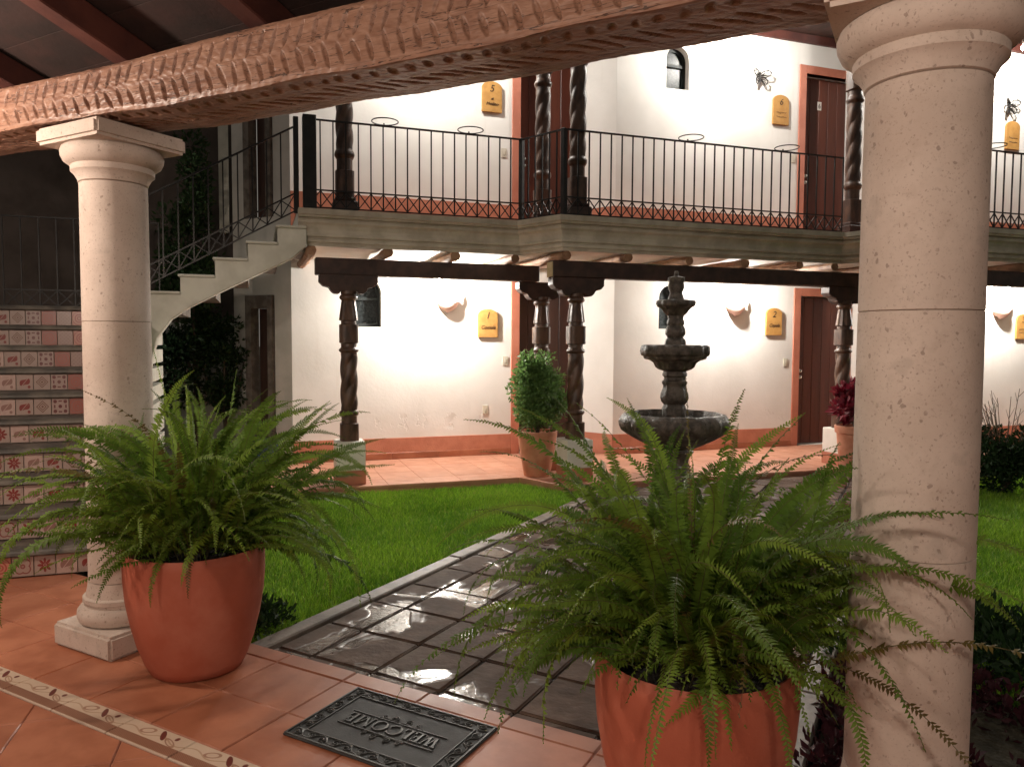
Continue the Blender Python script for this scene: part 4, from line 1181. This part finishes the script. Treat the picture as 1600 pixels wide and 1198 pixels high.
# ================================================================== PLANTS
def leaf_cloud(seed, n, clumps, size, aspect=.45, fold=.25, up=.3, spread=1.0):
    """leaves as two folded diamonds; clumps = [(centre, radius)]"""
    g = np.random.default_rng(seed)
    C = np.array([c for c, r in clumps], float); RR = np.array([r for c, r in clumps], float)
    w = RR ** 2; k = g.choice(len(C), n, p=w / w.sum())
    d = g.normal(size=(n, 3)); d /= np.linalg.norm(d, axis=1)[:, None]
    rad = RR[k] * (g.random(n) ** .38) * spread
    P = C[k] + d * rad[:, None]
    ax = d * .8 + g.normal(0, .55, (n, 3)) + np.array([0, 0, up]); ax /= np.linalg.norm(ax, axis=1)[:, None]
    sd = np.cross(ax, g.normal(size=(n, 3))); sd /= np.linalg.norm(sd, axis=1)[:, None]
    nm = np.cross(ax, sd)
    L = size * g.uniform(.65, 1.25, n)[:, None]; W = L * aspect / 2
    V = np.stack([P, P + ax * L * .45 + sd * W + nm * W * fold, P + ax * L, P + ax * L * .45 - sd * W + nm * W * fold], 1).reshape(-1, 3)
    o = (np.arange(n) * 4)[:, None]
    F = np.concatenate([o + np.array([0, 1, 2]), o + np.array([0, 2, 3])], 0)
    return V, F
def ball_clumps(seed, c, rx, ry, rz, n, r):
    g = np.random.default_rng(seed); out = []
    for i in range(n):
        d = g.normal(size=3); d /= np.linalg.norm(d); q = g.random() ** .33
        out.append(((c[0] + d[0] * rx * q, c[1] + d[1] * ry * q, c[2] + d[2] * rz * q), r * g.uniform(.6, 1.25)))
    return out
def pot_part(t, prof, mat, soil_z, soil_r):
    MB().lathe(prof, 40).build('pot', mat, t, smooth=True, ang=40)
    MB().lathe([(soil_r, soil_z - .02), (soil_r * .9, soil_z), (.01, soil_z + .015)], 20).build('potting_soil', M['soil'], t, smooth=True)
# clipped bush in a clay pot on the gallery edge
t = thing('potted_bush', 'clipped round green bush in a plain clay pot on the gallery edge', 'potted plant', FT(2.98, 7.83, .002), FROT)
pot_part(t, [(.145, 0), (.15, .01), (.165, .1), (.20, .30), (.215, .42), (.225, .46), (.225, .50), (.21, .505), (.20, .47)], M['old_pot'], .46, .20)
MB().tube([(0, 0, .44), (.01, 0, .65), (0, .01, .9)], [.025, .02, .012], 7).build('stem', M['bark'], t, smooth=True)
V, F = leaf_cloud(31, 9500, ball_clumps(4, (0, 0, .86), .28, .28, .30, 46, .10) + ball_clumps(5, (-.02, 0, 1.22), .13, .13, .20, 14, .09), .052, .5, spread=1.3)
tag(link('foliage', npmesh('foliage', V, F, M['box_leaf']), t), None)
# burgundy foliage plant
t = thing('potted_bush', 'burgundy leaved plant in a tall clay pot beside the brown ground floor door', 'potted plant', FT(6.66, 7.0, .002), FROT)
pot_part(t, [(.15, 0), (.155, .01), (.17, .1), (.195, .32), (.205, .44), (.225, .45), (.23, .53), (.215, .535), (.205, .50)], M['old_pot'], .49, .20)
for i in range(9):
    a = i * .7; MB().tube([(0, 0, .47), (.05 * math.cos(a), .05 * math.sin(a), .6), (.15 * math.cos(a), .15 * math.sin(a), .78)], [.008, .006, .004], 5).build('stem', M['bark'], t)
V, F = leaf_cloud(33, 1500, ball_clumps(6, (0, 0, .78), .26, .26, .17, 26, .10), .11, .55, .3, .5)
link('foliage', npmesh('foliage', V, F, M['red_leaf']), t)
# shrub on the right lawn
pS = FT(7.45, 5.75); pS.z = -.1
t = thing('garden_shrub', 'dark rounded shrub with bare twigs on the right lawn', 'shrub', pS, 0)
V, F = leaf_cloud(35, 5200, ball_clumps(7, (-.05, 0, .42), .38, .38, .33, 34, .13), .06, .45)
link('foliage', npmesh('foliage', V, F, M['dark_leaf']), t)
g = np.random.default_rng(9); tw = MB()
for i in range(26):
    a = g.uniform(0, 6.28); l = g.uniform(.65, 1.15); r_ = g.uniform(.12, .5)
    pts = [(0, 0, .05), (r_ * .4 * math.cos(a), r_ * .4 * math.sin(a), l * .5), (r_ * math.cos(a), r_ * math.sin(a), l)]
    tw.tube(pts, [.008, .005, .0025], 4)
    for q in range(3):
        b = a + g.normal(0, .9); f_ = g.uniform(.55, .95); p0 = (r_ * f_ * math.cos(a), r_ * f_ * math.sin(a), l * f_)
        tw.tube([p0, (p0[0] + .09 * math.cos(b), p0[1] + .09 * math.sin(b), p0[2] + .11)], [.003, .0015], 4)
tw.build('twigs', M['twig'], t)
# ground cover by the right column
g = np.random.default_rng(12)
cl = [((g.uniform(-.28, 1.9), g.uniform(2.65, 3.9), -.06 + g.uniform(0, .05)), g.uniform(.07, .14)) for _ in range(150)]
V, F = leaf_cloud(36, 11000, cl, .05, .5, .3, .7)
tag(link('ground_cover', npmesh('ground_cover', V, F, M['creeper'])), 'low dark purple ground cover at the foot of the right column', 'ground cover', kind='stuff')
cl = [((g.uniform(-.3, 2.2), g.uniform(3.8, 4.7), -.05 + g.uniform(0, .12)), g.uniform(.08, .16)) for _ in range(90)]
V, F = leaf_cloud(37, 8000, cl, .06, .4, .3, .7)
tag(link('ground_cover', npmesh('ground_cover', V, F, M['dark_leaf'])), 'taller dark green bedding plants right of the right column', 'ground cover', kind='stuff')
# leafy weed in the lawn corner behind the left pot
cl = [((g.uniform(-3.7, -3.02), g.uniform(2.62, 3.05), -.06 + g.uniform(0, .05)), g.uniform(.06, .11)) for _ in range(60)]
V, F = leaf_cloud(38, 2600, cl, .045, .4, .3, .7)
tag(link('ground_cover', npmesh('ground_cover', V, F, M['dark_leaf'])), 'dark low leaves where the lawn meets the left pot', 'ground cover', kind='stuff')

# ---- dark garden behind the stairs
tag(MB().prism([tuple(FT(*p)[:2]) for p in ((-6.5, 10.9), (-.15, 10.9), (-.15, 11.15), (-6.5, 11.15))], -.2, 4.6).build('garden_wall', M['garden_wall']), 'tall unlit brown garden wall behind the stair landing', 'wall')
tag(MB().prism([tuple(FT(*p)[:2]) for p in ((-1.6, 10.55), (.0, 10.55), (.0, 10.7), (-1.6, 10.7))], -.2, 1.72).build('garden_wall', M['pale_plaster']), 'low pale wall glimpsed under the white stair flight', 'wall')
tag(MB().prism([tuple(FT(*p)[:2]) for p in ((-.42, 10.6), (-.30, 10.6), (-.30, 10.72), (-.42, 10.72))], 2.9, 4.9).build('garden_pillar', M['stair_paint']), 'narrow white pillar above the stair railing beside the dark tree', 'pillar')
def tree(label, s, u, clumps, n, size, seed, mat='dark_leaf', trunk=.05, h=1.2):
    p = FT(s, u); p.z = -.2
    t = thing('garden_tree', label, 'tree', p, FROT)
    MB().tube([(0, 0, 0), (.03, 0, h * .5), (0, .02, h)], [trunk, trunk * .8, trunk * .5], 8).build('trunk', M['bark'], t, smooth=True)
    for i in range(4):
        a = i * 1.6; MB().tube([(0, 0, h * .6), (.15 * math.cos(a), .15 * math.sin(a), h * .85), (.25 * math.cos(a), .25 * math.sin(a), h * 1.2)], [trunk * .5, trunk * .35, trunk * .2], 6).build('limb', M['bark'], t, smooth=True)
    V, F = leaf_cloud(seed, n, clumps, size)
    link('crown', npmesh('crown', V, F, M[mat]), t)
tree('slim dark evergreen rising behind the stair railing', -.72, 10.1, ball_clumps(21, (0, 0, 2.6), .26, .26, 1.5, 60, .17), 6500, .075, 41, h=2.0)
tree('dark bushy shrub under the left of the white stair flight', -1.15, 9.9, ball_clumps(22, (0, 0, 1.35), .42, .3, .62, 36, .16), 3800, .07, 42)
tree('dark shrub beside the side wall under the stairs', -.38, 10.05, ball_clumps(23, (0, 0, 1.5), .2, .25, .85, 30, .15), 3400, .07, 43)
# blue container by the side wall
pb = FT(.12, 9.2); t = thing('plastic_container', 'dark blue plastic container beside the wall behind the left fern', 'container', (pb.x, pb.y, .002), FROT)
MB().lathe([(.10, 0), (.105, .01), (.125, .30), (.14, .31), (.14, .335), (.125, .335), (.118, .05)], 28).build('tub', M['blue'], t, smooth=True, ang=40)
MB().tube([(-.135, 0, .32), (-.10, -.02, .42), (0, -.03, .47), (.10, -.02, .42), (.135, 0, .32)], .004, 6).build('handle', M['iron'], t, smooth=True)

# ================================================================== SMALL THINGS ON THE WALLS
def text_mesh(s, size, mat, shear=0.0, ext=.0015, offset=0.0):
    c = bpy.data.curves.new('lettering', 'FONT'); c.body = s; c.size = size; c.extrude = ext; c.align_x = 'CENTER'; c.shear = shear; c.resolution_u = 3; c.offset = offset
    o = bpy.data.objects.new('lettering', c); COL.objects.link(o)
    bpy.context.view_layer.update()
    me = bpy.data.meshes.new_from_object(o.evaluated_get(bpy.context.evaluated_depsgraph_get()))
    bpy.data.objects.remove(o); bpy.data.curves.remove(c)
    me.materials.clear(); me.materials.append(mat)
    return me
def wall_text(t, s, size, x, y, z, shear=0.0, name='lettering', sx=1.0, mat='ink'):
    o = link(name, text_mesh(s, size, M[mat], shear), t, (x, y, z)); o.rotation_euler = (math.pi / 2, 0, 0); o.scale = (sx, 1, 1); return o
def scribble(t, x0, x1, z, y, seed, h=.016):
    g = np.random.default_rng(seed); n = 26; pts = []
    for i in range(n):
        f = i / (n - 1); pts.append((x0 + (x1 - x0) * f + .004 * math.sin(i * 2.1), y, z + h * (.5 * math.sin(i * 1.9 + seed) + g.uniform(-.3, .3)) * (1.4 if i in (0, 1, 9) else .6)))
    MB().tube(pts, .0022, 4).build('lettering', M['ink'], t)
def sign(s, u, z, num, lines, label, w=.27, h=.37):
    t = thing('room_sign', label, 'sign', FT(s, u, z), FROT, 'ochre room signs')
    r = w / 2
    poly = [(-r, -h / 2), (r, -h / 2), (r, h / 2 - .075)] + [(r * math.cos(a) * .98, h / 2 - .075 + .075 * math.sin(a)) for a in [math.pi * i / 12 for i in range(1, 12)]] + [(-r, h / 2 - .075)]
    MB().prism_y(poly, -.034, -.004).build('board', M['sign'], t, bevel=.004)
    if num != '7': wall_text(t, num, .125, -.005, -.0365, h * .16, .25, 'room_number')
    for k, (tx, sz, zz) in enumerate(lines):
        if tx is None: scribble(t, -.08, .085, zz, -.036, k + int(num), sz)
        else: wall_text(t, tx, sz, 0, -.0365, zz, .35, 'lettering', .95)
sign(2.885, 9.45, 1.735, '1', [('Comala', .068, -.075)], 'ochre sign numbered 1 beside the ground floor room left of the bush')
sign(7.02, 9.00, 1.80, '2', [('Copala', .068, -.075)], 'ochre sign numbered 2 beside the ground floor brown door', h=.39)
sign(10.92, 8.25, 1.76, '3', [(None, .02, -.04), (None, .02, -.09)], 'ochre sign numbered 3 at the right edge behind the stone column')
sign(2.93, 9.45, 4.64, '5', [('el', .05, -.04), ('Molino', .062, -.11)], 'ochre sign numbered 5 on the upper gallery wall under the lintel', h=.39)
sign(7.05, 9.00, 4.77, '6', [(None, .022, -.04), (None, .022, -.10)], 'ochre sign numbered 6 beside the upper brown door', h=.41)
sign(10.55, 8.25, 4.55, '7', [(None, .022, -.04), (None, .022, -.10)], 'ochre sign on the upper wall at the far right edge', h=.41)
o = wall_text([q for q in GW.children if q.name.startswith('door') and any(c.name.startswith('number_plate') for c in q.children)][0], '6', .10, ROOMS[1]['d'][0] + .335, 9.0 + .1045, Z2 + 2.085, 0, 'plate_number', .8)
# clay wall ornaments, boat-shaped bowls with an upright leaf
def sconce(s, u, z, label):
    t = thing('clay_wall_ornament', label, 'wall ornament', FT(s, u, z), FROT, 'clay wall ornaments')
    mb = MB(); nu, nv = 18, 9; v, f = [], []
    for side, k in ((0, 1.0), (1, .9)):
        for j in range(nv + 1):
            for i in range(nu + 1):
                a = math.pi * i / nu; b = math.pi / 2 * j / nv
                x = -.145 * math.cos(a) * math.cos(b) ** .8 * k; yy = -.17 * math.sin(a) * math.cos(b) * k; zz = -.125 * math.sin(b) * k + .06 * max(0, -math.cos(math.pi - a)) ** 2 * 0 + .035 * abs(math.cos(a)) ** 2
                v.append((x, yy - .003, zz))
    st_ = (nv + 1) * (nu + 1)
    for q in range(2):
        for j in range(nv):
            for i in range(nu): f.append((q * st_ + j * (nu + 1) + i, q * st_ + j * (nu + 1) + i + 1, q * st_ + (j + 1) * (nu + 1) + i + 1, q * st_ + (j + 1) * (nu + 1) + i))
    for i in range(nu): f.append((i, i + 1, st_ + i + 1, st_ + i))
    mb.add(v, f).build('bowl', M['sconce'], t, smooth=True)
    lf = [(0, 0), (.028, .035), (.034, .075), (.022, .115), (.004, .155), (-.012, .12), (-.022, .07), (-.016, .03)]
    MB().prism_y(lf, -.10, -.085).build('leaf_handle', M['sconce'], t, bevel=.004, loc=(.125, 0, .0))
sconce(2.345, 9.45, 1.985, 'pale clay boat shaped ornament on the wall left of sign 1')
sconce(6.36, 9.00, 1.99, 'pale clay boat shaped ornament on the wall right of the fountain top')
sconce(10.44, 8.25, 1.99, 'pale clay boat shaped ornament just right of the big column')
# iron butterflies
def butterfly(s, u, z, label):
    t = thing('iron_butterfly', label, 'wall ornament', FT(s, u, z), FROT, 'iron butterflies'); t.scale = (.78, .8, .72)
    MB().lathe([(.004, -.13), (.012, -.09), (.016, -.03), (.018, .03), (.013, .07), (.015, .09), (.004, .11)], 10).build('body', M['iron'], t, smooth=True, loc=(0, -.05, 0))
    for sg in (-1, 1):
        mb = MB()
        def P(x, z_): return (sg * x, -.05 - .09 * (x / .2) * (1 if sg < 0 else .75), z_)
        for loop in ([(.0, .06), (.06, .11), (.14, .13), (.19, .09), (.17, .03), (.10, .0), (.0, .0)], [(.0, .0), (.08, -.01), (.13, -.06), (.12, -.13), (.09, -.15), (.05, -.10), (.0, -.04)]):
            mb.tube([P(*q) for q in loop], .010, 5, True)
            cx, cz = sum(q[0] for q in loop) / len(loop), sum(q[1] for q in loop) / len(loop)
            for q in loop[1:-1]: mb.tube([P(0.0, cz * .4), P((q[0] + cx) / 2, (q[1] + cz) / 2), P(*q)], .005, 4)
        mb.build('wing', M['iron'], t, smooth=True)
    an = MB()
    for sg in (-1, 1): an.tube([(0, -.05, .10), (sg * .02, -.07, .14), (sg * .035, -.08, .155)], .003, 4)
    an.build('antennae', M['iron'], t)
butterfly(6.68, 9.00, 5.17, 'black iron butterfly on the upper wall left of the brown door')
butterfly(10.45, 8.25, 4.95, 'black iron butterfly on the upper wall at the right edge')
# switches and sockets
def plate(s, u, z, label, w=.075, h=.115):
    t = thing('light_switch', label, 'switch', FT(s, u, z), FROT, 'wall switches')
    MB().box(-w / 2, w / 2, -.012, -.002, -h / 2, h / 2).build('plate', M['switch'], t, bevel=.003)
    MB().box(-.014, .014, -.018, -.0125, -.026, .026).build('rocker', M['switch'], t, bevel=.002)
plate(3.135, 9.45, 1.245, 'small ivory light switch beside the dark ground floor door')
plate(7.25, 9.00, 1.22, 'small ivory light switch left of the brown ground floor door')
plate(3.10, 9.45, 3.95, 'small ivory switch on the upper wall under sign 5')
plate(7.30, 9.00, 4.12, 'small ivory switch left of the upper brown door')
plate(2.86, 9.45, .60, 'white wall socket low on the wall under sign 1')
